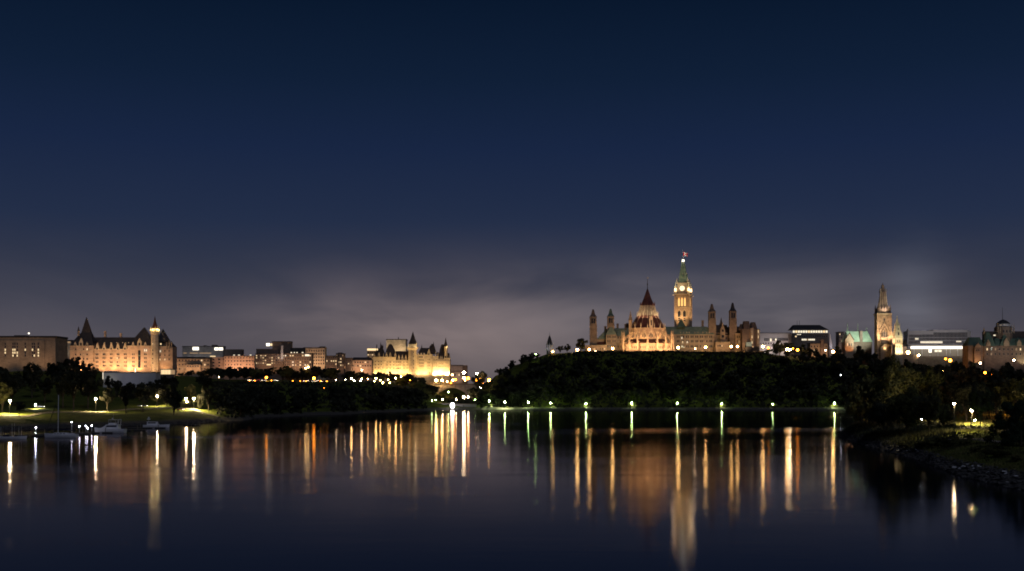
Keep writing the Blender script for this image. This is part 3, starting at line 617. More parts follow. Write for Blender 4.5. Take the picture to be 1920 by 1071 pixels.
def e4(B):
    B.part('upper_storey', S_DARK).box(479, 521, 654, 664, 6, 20).end(); B.part('tower_block', S_BROWN).box(508, 543, 641, 664, 12, 30).end(); B.part('tower_roof', DKROOF).box(507, 543.5, 639.5, 641, 11, 31).end()
    B.part('lit_sign', LITX).box(497.5, 504, 643.5, 648.5, 8, 9).end(); B.part('lit_sign', LITW).box(505, 508.5, 644, 648, 8, 9).end()
    B.part('shaft', WHITEWALL).box(527.2, 531, 648, 673, -1, 2).end(); B.part('lit_entrance', LITW).box(500, 508, 682.8, 685, -.6, 0).end()
    B.flood(529, 680, -14, 529, 660, 0, 2500, (1, .8, .7))
block('dark_brick_building', 'dark brick block with a white shaft and a glowing rooftop sign', 479, 533, 663, 1240, S_BROWN, (667, 671, 676, 681), 13, 1.9, 1.8, .38, (2, 4500, 695), extra=e4)
def e5(B):
    B.part('penthouse', DKROOF).box(543, 569, 652, 661.5, 8, 22).end(); B.part('roof_lights', LITC).box(545, 547.5, 660.4, 662, -.9, 0).box(551, 553, 660.4, 662, -.9, 0).box(556, 558, 660.4, 662, -.9, 0).box(566, 569, 660.4, 662, -.9, 0).box(572, 580, 664.5, 668, -1, 0).end()
    B.part('piers', S_TAN).box(545, 546, 675, None, -.8, 0).box(553, 554, 675, None, -.8, 0).box(561, 562, 675, None, -.8, 0).box(569, 570, 675, None, -.8, 0).end()
block('brick_office_building', 'red-brown brick office block with lit windows and bright roof lights', 533, 584, 662, 1235, S_BROWN, (667, 673.5, 679, 684.5), 11, 2.2, 2.2, .42, (3, 6500, 693), extra=e5, mats=[LITW, LITW, LITC])
block('cream_building', 'cream stone block with a lit cornice right of the brick office block', 569, 609, 651.5, 1400, S_CREAM, (658, 664, 670, 676, 682), 9, 1.8, 2.6, .04, (2, 12000, 690), cornice=S_CREAM, roofbox=[(598, 608, 649.6)])
block('narrow_brick_building', 'narrow dark brick block stepping up between the cream block and trees', 611, 632, 667, 1300, S_BROWN, (671, 677, 683), 5, 1.8, 2.4, .3, (1, 5000, 694))
block('brick_building', 'stepped red-brown block with a few lit windows, left of the low long roof', 630, 644.5, 662.5, 1320, S_BROWN, (667, 673, 679, 685), 4, 1.6, 2.4, .4, (1, 5000, 694), roofbox=[(633, 640, 661)])
block('low_building', 'small low dark building in the gap before the long low roof', 644.5, 659, 671, 1340, S_DARK, (676, 682), 4, 1.6, 2, .2, (1, 2500, 692))
def e6(B): B.part('hip_roof', SLATE).roof(658, 697, 675.5, 670, 0, 20, 662, 694, 8, 12).end()
block('long_roof_building', 'low pinkish building with a long dark roof left of the castle hotel', 659, 697, 675, 1350, S_PINK, (679.5, 686), 8, 2.2, 2.6, .3, (2, 9000, 697), extra=e6)
def e7(B):
    B.part('lit_crown', LITW).box(688.6, 708.4, 653.6, 657.5, -1, 0).end(); B.part('mast', METAL).box(705, 706.5, 646, 653, 5, 7).end()
block('lit_crown_building', 'small tower block with a glowing white top behind the castle hotel', 688.5, 708.5, 653, 1650, S_TAN, (661, 665.5, 670), 5, 2.2, 2, .5, (1, 9000, 695), extra=e7)
B = Bld('concrete_building', 'pale box-like lit block rising behind the castle hotel roofs', 'building', 742, 1750)
B.part('wall', S_CREAM).box(724.5, 731, 637.5, None, 0, 30).box(731, 761, 637.5, 651, 0, 30).box(729, 761, 651, None, 2, 28).end()
f = B.part('fins', S_CREAM)
for x in span(732, 760, 14): f.box(x - .35, x + .35, 640, 650.5, -1, 0)
f.end(); B.part('roof', DKROOF).box(724, 762, 636, 637.5, -.6, 31).end(); B.part('aerial', METAL).box(745.3, 746.7, 632, 636, 10, 12).end()
B.flood(728, 690, -60, 735, 645, 0, 60000, (1, .75, .5), 80); B.flood(752, 662, -18, 748, 644, 0, 14000, (1, .72, .45), 130); B.done()

# castle hotel
B = Bld('castle_hotel', 'cream castle-like hotel with dark pointed roofs, brightly floodlit from below', 'hotel', 770, 1500, 0)
pw = B.part('wall', S_CREAM)
pw.box(699, 721, 669.5, None, 0, 26).box(721, 773, 675, None, 4, 26).box(719.5, 742, 669.5, None, 3, 10).box(780, 811, 666, None, 2, 30).box(804, 810.5, 664, None, 0.5, 10)
pw.box(811, 843.5, 673, None, -3, 28).box(811.5, 822, 669, None, -4, 6).box(833, 843.8, 672, None, -4.2, 6).end()
pc = B.part('cornice', S_CREAM)
for a, b_, y, d in ((698.5, 721.5, 669, -.6), (720, 773, 676.5, 3.3), (780, 811.5, 665.3, 1.4), (810.5, 844, 677.5, -4.8), (811, 822.4, 668.3, -4.7), (832.7, 844.2, 671.3, -4.8), (780, 811.5, 671, 1.5)): pc.box(a, b_, y, y + .8, d, d + 1.5)
pc.end()
r = B.part('roof', SLATE)
r.roof(700, 721, 669, 657, 1, 25, 704, 718, 8, 18).roof(708, 720, 662, 646, 5, 18, 713, 714.5).roof(720, 742, 669.5, 655, 4, 25, 724, 738, 8, 20).roof(724, 738, 655, 645, 8, 20, 728, 733, 12, 16)
r.roof(738, 773, 675, 658, 5, 26, 741, 768, 14, 18).roof(781, 810, 666, 652, 3, 29, 788, 808, 14, 18).roof(802, 818, 664, 650, 3, 22, 805, 814, 8, 16).roof(804, 815, 651, 644.5, 7, 16, 808.5, 811)
r.roof(818, 824, 672, 660, -2, 20, 819, 822).roof(822, 838, 673, 655, -2, 26, 824, 835, 8, 16).roof(824, 835, 655, 645.5, 8, 16, 827, 832, 11, 13).roof(833, 843.5, 671, 662, -3, 20, 835, 842).end()
for x, d, r0, yb, yt in ((713.2, 6, 2, 654, 640.5), (717, 8, 1.6, 652, 645), (812.6, 5, 2, 652, 640), (705.5, 3, 1, 662, 648), (789.5, 16, 1.6, 655, 645)):
    B.part('roof_spire', SLATE).cyl(x, d, r0, .1, yb, yt, 6).end()
t = B.part('round_tower', S_CREAM).cyl(773.5, -1, 7.8, 7.6, None, 657, 14).cyl(773.5, -1, 7.6, 10.6, 657, 653, 14).cyl(773.5, -1, 10.8, 10.8, 653, 651, 14)
t.cyl(774.5, -1, 7, 6.6, 651, 645, 14).pinn(781, -4, 1.4, 652, 638.5).pinn(766.5, -5, 1.2, 652, 643).end()
B.part('tower_roof', SLATE).cyl(774.3, -1, 8.6, 4.6, 645.5, 636, 12).cyl(774.3, -1, 4.6, .1, 636, 621.5, 12).end()
B.part('corner_turret', S_CREAM).cyl(836.5, -2, 2.6, 3, 668, 656, 10).cyl(836.5, -2, 3, 3.6, 656, 652, 10).cyl(836.5, -2, 3.6, 3.6, 652, 650, 10).end()
B.part('turret_roof', SLATE).cyl(835.8, -2, 4, 1.6, 650, 641, 10).cyl(835.8, -2, 1.6, .1, 641, 632.5, 10).end()
dormers(B, (747.5, 754, 760.5, 766.5), 3.2, 676, 671, 664.5, S_CREAM, 3.2, 8)
dormers(B, (710.5, 724.5, 731.5, 741), 3.4, 670, 666, 660.5, S_CREAM, -.6, 6); dormers(B, (804.2,), 5, 667, 661, 654, S_CREAM, .2, 6)
for x, y in ((702.5, 661), (719, 661), (817, 655), (821.5, 659), (834, 662), (838, 657), (842.5, 664)): B.part('roof_pinnacle', S_CREAM).pinn(x, -3.5 if x > 810 else .3, .9, 672, y).end()
for x in (784, 789.5, 795): B.part('roof_dormer', LITD).gable(x - 1, x + 1, 665, 663, 661.5, 2, 5).end()
for x in (826, 829): B.part('roof_dormer', S_CREAM).gable(x - 1.1, x + 1.1, 672.8, 670, 667, -2.6, 3).end()
B.wins((704, 709.5, 715), (678, 684, 690), 1.3, 2.1, .04, d=-.05); B.wins((725.5, 731.5, 738), (679, 684.5, 690.5), 1.3, 2, .02, d=2.9)
B.wins((744, 747, 750, 757, 763, 766, 769.8), (679, 684.5, 690.5), 1.3, 1.8, .02, d=3.9)
B.wins((776,), (661, 669, 676, 683, 690), 1.1, 2, .1, d=-9)
B.wins([a + o for a in (787.2, 793) for o in (-1, 1)] + [790.2], (669.5, 675, 681, 686.5), 1.1, 1.8, .03, d=1.9); B.wins((802.5, 805.5), (674, 680, 686, 692, 699), 1.1, 1.8, .05, d=.4)
B.wins((814.5, 818.5, 836.5, 840), (674.5, 681, 687), .9, 1.6, .03, d=-4.3); B.wins((823.5, 827, 830.5), (682, 688), .9, 2, .03, d=-3.1)
B.wins(span(813, 843, 10), (708,), 1.2, 3.6, .3, d=-3.1, arch=True)
for x, P, d in ((704, 8000, -16), (713, 8000, -16), (728, 12000, -16), (741, 12000, -16), (753, 12000, -16), (765, 12000, -16), (785, 11000, -16), (797, 12000, -16)): B.flood(x, 706, d, x, 684, 3, P * .82, (1, .62, .25), 125); B.flood(x, 704, -3.2, x, 690, 1, P * 1.2, (1, .58, .2), 130)
for x, P in ((815, 15000), (826, 15000), (838, 15000)): B.flood(x, 705, -11, x, 690, -3, P, (1, .64, .27), 130); B.flood(x, 704, -7, x, 694, -3, P * 1.7, (1, .58, .2), 130)
B.flood(827, 712, -45, 827, 685, 0, 16000, (1, .64, .32), 90); B.flood(770, 712, -80, 770, 665, 0, 27000, (1, .62, .34), 90)  # distant fill lights added for overall brightness of the hotel
B.point(779.8, 650, -10.5, 900, (1, .75, .4)); B.point(767, 650, -10, 500, (1, .75, .4)); B.point(838, 651, -6, 500, (1, .7, .35)); B.done()
B = Bld('convention_building', 'grey block in half shadow right of the castle hotel', 'building', 856, 1560)
B.part('wall', S_GREY).box(843, 867, 686, None, 0, 25).end(); B.part('roof', DKROOF).box(842.5, 868, 684.5, 686, -.8, 26).end(); B.part('tower', S_DARK).box(866, 876, 685, None, 3, 20).end()
B.part('band', DKROOF).box(843.5, 866.5, 695.5, 697, -.6, 0).end(); B.wins(span(845, 866, 6), (703,), 1.6, 4, .4, d=-.1); B.flood(855, 712, -25, 855, 695, 0, 11000, (1, .55, .32), 130); B.done()

# stone bridge
B = Bld('stone_bridge', 'pale stone arch bridge over the canal mouth below the hotel', 'bridge', 842, 1392)
b = B.part('arch', S_GREY); n = 16; x0, x1, yc, ys = 822, 873, 727.5, 737.5
pts = [(x0 + (x1 - x0) * i / n, ys - (ys - yc) * math.sin(math.pi * i / n)) for i in range(n + 1)]
for (xa, ya), (xb, yb_) in zip(pts, pts[1:]):
    X0, X1 = B.X(xa), B.X(xb); za, zb, zt = B.Z(ya), B.Z(yb_), B.Z(721)
    for_d = (0, 9 * B.s)
    v = [(X0, for_d[0], za), (X1, for_d[0], zb), (X1, for_d[0], zt), (X0, for_d[0], zt), (X0, for_d[1], za), (X1, for_d[1], zb), (X1, for_d[1], zt), (X0, for_d[1], zt)]
    b.b.add(v, [(0, 1, 2, 3), (7, 6, 5, 4), (0, 4, 5, 1)], 0)
b.box(785, 822, 721, None, 0, 9).box(873, 915, 721, None, 0, 9).box(820, 823, 725, None, -1, 0).box(872.5, 875.5, 725, None, -1, 0).end()
B.part('deck', ASPH).box(784, 916, 720.2, 721, -1, 10).end()
p = B.part('parapet', S_TAN).box(784, 916, 718.6, 719, -1, -.6).box(784, 916, 720, 720.3, -1.2, -.6)
for x in range(785, 916, 2): p.box(x, x + .7, 719, 720.1, -1, -.6)
p.end(); B.flood(850, 735, -40, 850, 724, 0, 3500, (1, .6, .38), 100); B.flood(800, 740, -10, 800, 728, 0, 900, (1, .6, .15), 120); B.done()
# quay wall, floodlight at the waterline
B = Bld('quay_wall', 'low pale stone quay wall at the canal mouth', 'wall', 852, 1152)
B.part('wall', S_GREY).box(812, 850, 757, None, 0, 2).box(850, 893, 758.5, None, 0, 2).end(); B.part('coping', S_TAN).box(811, 850, 756, 757, -.6, 2.4).box(850, 894, 757.4, 758.5, -.6, 2.4).end(); B.done()
p = PX(848.3, 762, 1142)
t = thing('dock_floodlight', 'dazzling white floodlight at the waterline below the bridge', 'floodlight', (p.x, p.y, 0))
b = MB(); b.box(-2.4, 2.4, -1, 2.6, .1, .7); b.bar((0, 1.2, .6), (0, 1.2, 6.5), .15); b.obj('pontoon', WOOD, t)
b = MB(); b.ball(0, 0, 4.2, 2.0, 12, 0, 1.35); o = b.obj('lamp_globe', lit('floodlight_lens', (1, .95, .9), 14), t)
LAMPS.append((848, 762, 1140))

# ---- parliament long building
B = Bld('parliament_building', 'long stone gothic building with green copper roofs and slim ventilation towers', 'parliament building', 1250, 1275, 0)
B.part('terrace_wing', S_BUFF).box(1096, 1136, 649, None, -22, -6.2).end()
wl = B.part('wall', S_BUFF)
wl.box(1110, 1180, 634, None, 6, 30).box(1136, 1155.5, 628, None, -6, 24).box(1155, 1170, 630, None, 0, 24).end()
wl = B.part('wall', S_BUFF)
wl.box(1240, 1339, 627.5, None, 0, 26)
wl.box(1339, 1392, 624, None, 6, 34).box(1339, 1366, 642.5, None, -16, 6).box(1378, 1395, 626, None, -4, 30).end()
pc = B.part('string_course', S_CREAM)
for a, b_, y, d in ((1240, 1339.5, 627, -.7), (1240, 1339.3, 635.5, -.4), (1240, 1339.3, 643, -.4), (1135.6, 1156, 635, -6.4), (1135.6, 1156, 645.5, -6.4), (1095.5, 1136, 648.4, -22.5), (1339, 1366.5, 642, -16.6), (1377.5, 1395.5, 625.2, -4.6), (1155, 1170, 636, -.4)): pc.box(a, b_, y, y + .8, d, d + 1.5)
pc.end()
g = B.part('roof', COPPER)
g.roof(1120, 1157, 636, 614.5, 4, 30, 1140, 1157, 14, 18).roof(1157, 1182, 632, 615, 0, 30, 1157, 1182, 13, 17).roof(1135.5, 1156, 628, 613, -6.5, 16, 1143, 1148, 2, 8).end()
g = B.part('roof', COPPER)
g.roof(1239, 1340, 627, 612, -1, 28, 1239, 1327, 12, 16).end()
B.part('red_roof', MAROON).roof(1110, 1137, 646, 639, 2, 14, 1112, 1136).end()
B.part('roof', SLATE, label='dark slate rear roof').roof(1334, 1368, 628, 608.5, 4, 34, 1342, 1366, 17, 20).roof(1366, 1384, 626, 612, 4, 34, 1368, 1384).roof(1379, 1396, 626, 612, -4, 20, 1382, 1388).end()
B.part('roof_cone', COPPERD).roof(1270.5, 1286.5, 613, 604, 2, 18, 1275, 1282, 6, 12).roof(1275, 1282, 604, 597, 6, 12, 1278, 1279).end()
B.part('roof_spirelet', SLATE).roof(1351, 1360, 610, 603, 14, 22, 1354, 1357, 16, 19).cyl(1355.3, 17.5, 2.2, .1, 603, 594, 6).end()
def vent(x, yt, ycap, yb, w_, d, cap, wall=S_BROWNTOWER):
    v = B.part('ventilation_tower', wall); v.box(x - w_, x + w_, ycap, yb, d, d + 2 * w_)
    for a in (-w_, -w_ * .36, w_ * .36, w_): v.box(x + a - w_ * .13, x + a + w_ * .13, ycap + 14, yb, d - .5, d)
    v.box(x - w_ - .3, x + w_ + .3, ycap + 12.5, ycap + 14, d - .7, d + 2 * w_ + .4).box(x - w_ - .5, x + w_ + .5, ycap - .8, ycap + .6, d - .7, d + 2 * w_ + .5)
    v.box(x - w_, x - w_ * .7, ycap, ycap + 13, d - .5, d).box(x + w_ * .7, x + w_, ycap, ycap + 13, d - .5, d); o = v.end()
    q = B.part('louvre', GLASS, o); q.box(x - w_ * .62, x - w_ * .08, ycap + 2.5, ycap + 11.5, d - .25, d).box(x + w_ * .08, x + w_ * .62, ycap + 2.5, ycap + 11.5, d - .25, d).end()
    c = B.part('tower_cap', cap, o); c.roof(x - w_ - .4, x + w_ + .4, ycap - .8, ycap - 6, d - .4, d + 2 * w_ + .4, x - w_ * .6, x + w_ * .6, d + w_ * .5, d + w_ * 1.5).roof(x - w_ * .6, x + w_ * .6, ycap - 6, yt, d + w_ * .5, d + w_ * 1.5, x - w_ * .25, x + w_ * .25, d + w_ * .9, d + w_ * 1.1).end()
vent(1112.3, 580, 595, None, 6.1, -2, BROWNROOF); vent(1145.5, 578.8, 594, 626, 6.0, 2, COPPERD); vent(1336, 569.5, 585, 640, 6.0, 2, BROWNROOF); vent(1374.5, 567.5, 584.5, None, 5.9, -1, DKROOF)
for x, y, h, d in ((1136, 611, 12, 12), (1159.5, 606, 12, 15), (1320, 600, 16, 14), (1174, 607, 12, 10)): B.part('chimney', S_BROWN).box(x - 1.8, x + 1.8, y, y + h, d, d + 4).box(x - 2.2, x + 2.2, y, y + 1, d - .4, d + 4.4).end()
for x in (1276, 1282, 1287.5, 1293, 1303, 1309, 1318, 1325, 1330): B.part('roof_dormer', S_CREAM).gable(x - .9, x + .9, 625.5, 624, 621.8, 1, 3).end()
o = B.part('gabled_bay', S_BUFF).gable(1350.5, 1359, 645, 618, 609, -3, 5).box(1353.9, 1355.6, 606, 610, -2, 0).end()
B.win(1354.8, 620, 3.4, 5, GLASS, d=-3.1, arch=True); B.win(1354.8, 631, 4.5, 5, GLASS, d=-3.1)
for x in span(1267, 1337, 8):
    B.wins([x - 1.6, x + 1.6], (631.5,), 1.7, 4.2, .06, d=-.1); B.wins([x - 1.4, x + 1.4], (640,), 1.5, 4, .2, d=-.1); B.wins([x - 1.4, x + 1.4], (649.5,), 1.5, 4, .05, d=-.1)
B.win(1278.5, 634, 2, 4, LITC, d=-.14); B.win(1288.5, 642, 2.4, 4, LITC, d=-.14); B.win(1280, 642, 2.2, 4, LITW, d=-.14)
B.wins((1139.5, 1143, 1149, 1152.5), (632, 640, 650), 1.5, 4, .05, d=-6.1); B.wins((1159, 1164), (633, 641, 650), 1.6, 4, .05, d=-.1); B.wins(span(1098, 1134, 9), (655,), 1.4, 3.4, .1, d=-22.1, arch=True)
B.wins(span(1380, 1394, 4), (632, 641), 1.8, 4.5, .1, d=-4.1); B.wins(span(1342, 1352, 4), (649,), 1.4, 3.4, .1, d=-16.1, arch=True); B.wins((1359, 1363), (634,), 1.6, 4, 0, d=5.9)
for x, P in ((1115, 5500), (1146, 7000), (1160, 4000), (1290, 6500), (1315, 6500), (1335, 5000), (1352, 5000), (1386, 7500)): B.flood(x, 655, -45, x, 640, 0, P, (1, .56, .25), 120)
for x in (1112, 1146, 1336, 1374.5): B.flood(x, 645, -40, x, 600, 2, 6500, (1, .55, .3), 50)
B.flood(1290, 650, -75, 1290, 618, 10, 9000, (.9, .8, .5), 90); B.flood(1150, 650, -75, 1150, 620, 10, 6000, (.9, .8, .5), 90); B.done()

# west block stub at the right end
B = Bld('west_wing_building', 'dark mansard-roofed stone wing with glowing slit bays right of the long building', 'building', 1416, 1262)
B.part('wall', S_BROWN).box(1392, 1424, 617, None, 0, 24).box(1396, 1407, 612, None, 3, 20).end()
B.part('bay', S_BUFF).box(1406.5, 1412.5, 615, None, -3, 0).box(1418.5, 1424, 618, None, -3, 0).end()
B.part('mansard_roof', BROWNROOF).roof(1394.5, 1407, 618, 602, 0, 20, 1396, 1405.5, 4, 16).roof(1408, 1420.5, 618, 604, 0, 20, 1410, 1417, 4, 16).roof(1388, 1396, 618, 607, 4, 20, 1390, 1394).end()
B.part('glazed_porch', lit('greenish_porch', (.5, .75, .55), .16)).box(1398, 1408, 642, 650, -8, -4).end(); B.part('low_roof', DKROOF).box(1396, 1422, 650, None, -12, -3).end()
B.wins((1409.5, 1421.2), (622, 632, 642), 1.2, 5, .9, [LITD, LITW], d=-3.1)
B.flood(1409, 652, -12, 1409, 632, 0, 3500, (1, .6, .25), 90); B.flood(1421, 652, -12, 1421, 632, 0, 3500, (1, .6, .25), 90); B.flood(1400, 650, -40, 1405, 620, 0, 5000, (1, .55, .35), 100); B.done()

# ---- round library
B = Bld('gothic_library', 'round gothic library with maroon cone roof, flying buttresses and bright orange floodlighting', 'library', 1214, 1232, R(5))
XC = 1214; NS = 16; A = [2 * math.pi * i / NS for i in range(NS)]
P_ = lambda a, r: (XC + r * math.cos(a), r * math.sin(a))
B.part('aisle_wall', S_BUFF).cyl(XC, 0, 43, 43, None, 645.5, 32).cyl(XC, 0, 43.6, 43.6, 645.8, 645, 32).end()
B.part('aisle_roof', MAROON).cyl(XC, 0, 43.8, 34, 645, 637.5, 32).end()
B.part('drum', S_BUFF).cyl(XC, 0, 32.2, 32.2, 660, 617.5, 32).cyl(XC, 0, 33.2, 33.2, 618, 616, 32).end()
B.part('lower_roof', MAROON).cyl(XC, 0, 32, 28.6, 616, 609, 16).cyl(XC, 0, 28.6, 24.4, 609, 601, 16).cyl(XC, 0, 24.4, 19, 601, 592.5, 16).end()
B.part('lantern', S_BROWN).cyl(XC, 0, 16.5, 11, 592.5, 572.5, 16).end()
B.part('upper_roof', MAROON).cyl(XC, 0, 14.2, 12.4, 573.5, 571.5, 16).cyl(XC, 0, 12.4, 7.6, 571.5, 561, 16).cyl(XC, 0, 7.6, .8, 561, 541.5, 16).end()
B.part('finial', METAL).cyl(XC, 0, .7, .45, 543, 524, 6).cyl(XC, 0, 1.3, 1.3, 534, 532.6, 6).end(); B.part('finial_cross', S_CREAM).bar((XC - 1.6, 521.5, 0), (XC + 1.6, 521.5, 0), .35).bar((XC, 524, 0), (XC, 519.5, 0), .35).end()
for i, a in enumerate(A):
    a2 = a + math.pi / NS
    if math.sin(a2) > .75: continue
    x, d = P_(a2, 47.5); x1, d1 = P_(a2, 44); xi, di = P_(a2, 32); xm, dm = P_(a2, 39)
    B.part('buttress', S_BUFF).cyl(x, d, 2.0, 1.7, None, 636, 4, 0, a2).pinn(x, d, 1.6, 636, 620).bar((x, 640, d), (xi, 622, di), 1.1, .9).bar((x, 645, d), (xm, 641, dm), 1.0).bar((x, 652, d), (P_(a2, 43)[0], 652, P_(a2, 43)[1]), 1.6).end()
    x, d = P_(a2, 32.8); B.part('roof_pinnacle', S_CREAM).pinn(x, d, .9, 617, 606).end()
    x, d = P_(a2, 19.6); B.part('lantern_pinnacle', S_CREAM).pinn(x, d, .75, 594, 584).end()
    x, d = P_(a2, 13.6); B.part('upper_crocket', MAROON).pinn(x, d, .6, 573, 566).end()
    # window triplets of aisle, arch window of drum
    for off in (-.09, 0, .09):
        for rr_, y, w__, h in ((43.15, 652.5, 1.6, 5),) + (((32.3, 630, 1.7, 7 + (off == 0) * 3),)):
            x, d = P_(a + off, rr_); k = (round(w__ * B.s, 2), round(h * B.s, 2), 'dark_window_glass', True)
            o = B.win(x, y, w__, h, GLASS, d=d, arch=True)
            if o: o.matrix_local = Matrix.Translation((B.X(x), d * B.s, B.Z(y))) @ Matrix.Rotation(a + off + math.pi / 2, 4, 'Z')
rb = B.part('roof_ribs', S_BUFF)
for i in range(NS):
    a2 = A[i] + math.pi / NS
    q = [(P_(a2, r_)[0], y, P_(a2, r_)[1]) for r_, y in ((32.4, 616), (28.9, 609), (24.7, 601), (19.2, 592.5))]
    for u_, v_ in zip(q, q[1:]): rb.bar(u_, v_, .32)
rb.end()
rb = B.part('lantern_ribs', S_CREAM)
for i in range(NS * 2):
    a2 = A[0] + math.pi * i / NS; r_ = .75 if i % 2 else .4
    u_ = (P_(a2, 18.2)[0], 592, P_(a2, 18.2)[1]); v_ = (P_(a2, 12.6)[0], 573, P_(a2, 12.6)[1]); rb.bar(u_, v_, r_, r_ * .8)
rb.end()
rb = B.part('drum_gables', S_CREAM)
for i in range(NS):
    a = A[i]
    if math.sin(a) > .7: continue
    for o_ in (-1, 1):
        xa, da = P_(a + o_ * .145, 32.9); xb, db = P_(a, 32.9); rb.bar((xa, 631, da), (xb, 620, db), .55)
rb.end()
B.part('dormer', S_CREAM).gable(1211.3, 1217.8, 616, 599, 592, -31.5, -20).end(); B.part('dormer_window', GLASS).box(1213.6, 1215.6, 602, 612, -31.9, -31.5).end()
B.part('stair_turret', S_TAN).cyl(1181, -4, 3.6, 3.4, None, 601, 8).cyl(1181, -4, 4, 4, 602, 600, 8).cyl(1181, -4, 3.4, .1, 600, 583, 8).end()
B.part('turret_roof', DKROOF).roof(1173, 1180, 615, 606, 4, 10, 1175, 1179).end()
for a in (-155, -128, -102, -78, -52, -25):
    q = R(a); x, d = XC + 66 * math.cos(q), 66 * math.sin(q); tx, td = P_(q, 40); B.flood(x, 657, d, tx, 635, td, 32000, (1, .55, .25), 125)
for a in (-165, -115, -65, -15):
    q = R(a); B.flood(XC + 37 * math.cos(q), 638, 37 * math.sin(q), XC + 32 * math.cos(q), 622, 32 * math.sin(q), 3200, (1, .52, .2), 120)
for i in range(8):
    q = -math.pi + math.pi * (i + .5) / 8; B.flood(XC + 27.5 * math.cos(q), 599, 27.5 * math.sin(q), XC + 13 * math.cos(q), 580, 13 * math.sin(q), 5200, (1, .72, .44), 85, .3)
B.flood(XC, 640, -95, XC, 590, 0, 20000, (1, .5, .32), 60); B.done()

# ---- clock tower
B = Bld('clock_tower', 'tall floodlit clock tower with lit clock faces, green spire and flag', 'clock tower', 1281, 1330, R(-19))
XC = 1281; H = 12.2
sh = B.part('shaft', S_BUFF); sh.box(XC - H, XC + H, 553, None, -H, H)
for sx in (-1, 1):
    for sy in (-1, 1): sh.box(XC + sx * H - 2, XC + sx * H + 2, 556, None, sy * H - 2, sy * H + 2)
sh.end()
c = B.part('cornice', S_CREAM); c.box(XC - H - 2.4, XC + H + 2.4, 551.5, 553.5, -H - 2.4, H + 2.4)
c.box(XC - H - 1, XC + H + 1, 576.5, 578, -H - 1, H + 1)
for sx in (-1, 1):
    for sy in (-1, 1): c.bar((XC + sx * (H + 1), 554.5, sy * (H + 1)), (XC + sx * (H + 5), 554, sy * (H + 5)), .8, .4)
c.end()
fronts = ((0, 0), (90, 1))     # front face and right face
def face(ang):
    M = Matrix.Rotation(R(ang), 4, 'Z'); return M
def onface(o, ang):
    o.matrix_local = face(ang) @ (B.lastM if o.name.split('.')[0] in ('window', 'belfry_opening') else Matrix()); return o
for ang, k in fronts:
    for i in range(3):
        x = XC - 5.6 + 5.6 * i; onface(B.win(x, 566.5, 3.0, 17, LITG, d=-H - .2, arch=True, name='belfry_opening'), ang)
    for x in (XC - 5.2, XC + 4.6):
        onface(B.win(x, 589, 5.2, 12, GLASS, d=-H - .15, arch=True), ang); 
        for y in (598, 601.5): onface(B.win(x, y, 3.4, 2.2, GLASS, d=-H - .15), ang)
    rng = B.part('window_arch', S_CREAM)
    for x in (XC - 5.2, XC + 4.6):
        rng.bar((x - 3.4, 594, -H - .5), (x - 3.4, 585, -H - .5), .55).bar((x + 3.4, 594, -H - .5), (x + 3.4, 585, -H - .5), .55).bar((x - 3.4, 585, -H - .5), (x, 580.5, -H - .5), .55).bar((x + 3.4, 585, -H - .5), (x, 580.5, -H - .5), .55)
    onface(rng.end(), ang)
H2 = 10
B.part('clock_stage', S_BUFF).box(XC - H2, XC + H2, 532, 551.5, -H2, H2).box(XC - H2 - .7, XC + H2 + .7, 531, 532.6, -H2 - .7, H2 + .7).box(XC - H2 - 1.2, XC + H2 + 1.2, 548.5, 551.6, -H2 - 1.2, H2 + 1.2).end()
for ang, k in fronts:
    b = MB(); rr = 4.9 * B.s; n = 28; y0 = -(H2 + .5) * B.s; z = B.Z(541.6)
    b.add([(rr * math.cos(2 * math.pi * i / n), y0, z + rr * math.sin(2 * math.pi * i / n)) for i in range(n)], [tuple(range(n))]); 
    b.add([((rr + .25) * math.cos(2 * math.pi * i / n), y0 + .25, z + (rr + .25) * math.sin(2 * math.pi * i / n)) for i in range(n)], [tuple(range(n))], 1)
    cf = b.obj('clock_face', [lit('clock_glow', (1, .74, .44), 1.7), METAL], B.root); onface(cf, ang)
    b = MB()
    for i in range(12):
        q = i * math.pi / 6; b.bar((rr * .84 * math.sin(q), y0 - .1, z + rr * .84 * math.cos(q)), (rr * .96 * math.sin(q), y0 - .1, z + rr * .96 * math.cos(q)), .07)
    b.bar((0, y0 - .15, z), (-rr * .5, y0 - .15, z + rr * .25), .12, .05); b.bar((0, y0 - .2, z), (rr * .25, y0 - .2, z + rr * .78), .09, .04); b.obj('clock_hands', METAL, cf)
for sx, sy in ((-1, -1), (1, -1), (1, 1), (-1, 1)):
    o = B.part('corner_turret', S_CREAM).cyl(XC + sx * H, sy * H, 2.6, 2.6, 552, 547.5, 8).cyl(XC + sx * H, sy * H, 2.2, .1, 541, 529, 8).end()
    B.part('turret_lamp', LITT, o).cyl(XC + sx * H, sy * H, 2.1, 2.1, 547.5, 541.5, 8).end()
    B.part('stage_pinnacle', S_CREAM).pinn(XC + sx * H2, sy * H2, 1.4, 533, 521).end()
B.part('spire', COPPER).roof(XC - 9, XC + 9, 531, 526, -9, 9, XC - 7.6, XC + 7.6, -7.6, 7.6).roof(XC - 7.6, XC + 7.6, 526, 508, -7.6, 7.6, XC - 4.9, XC + 4.9, -4.9, 4.9).roof(XC - 4.9, XC + 4.9, 508, 491.5, -4.9, 4.9, XC - 2.5, XC + 2.5, -2.5, 2.5).end()
for ang, k in fronts:
    onface(B.part('spire_dormer', COPPERD).gable(XC - 1.5, XC + 1.5, 520, 517, 513, -8, -4).end(), ang); onface(B.part('spire_light', LITW).box(XC - .5, XC + .5, 513.5, 515, -6.8, -6).end(), ang)
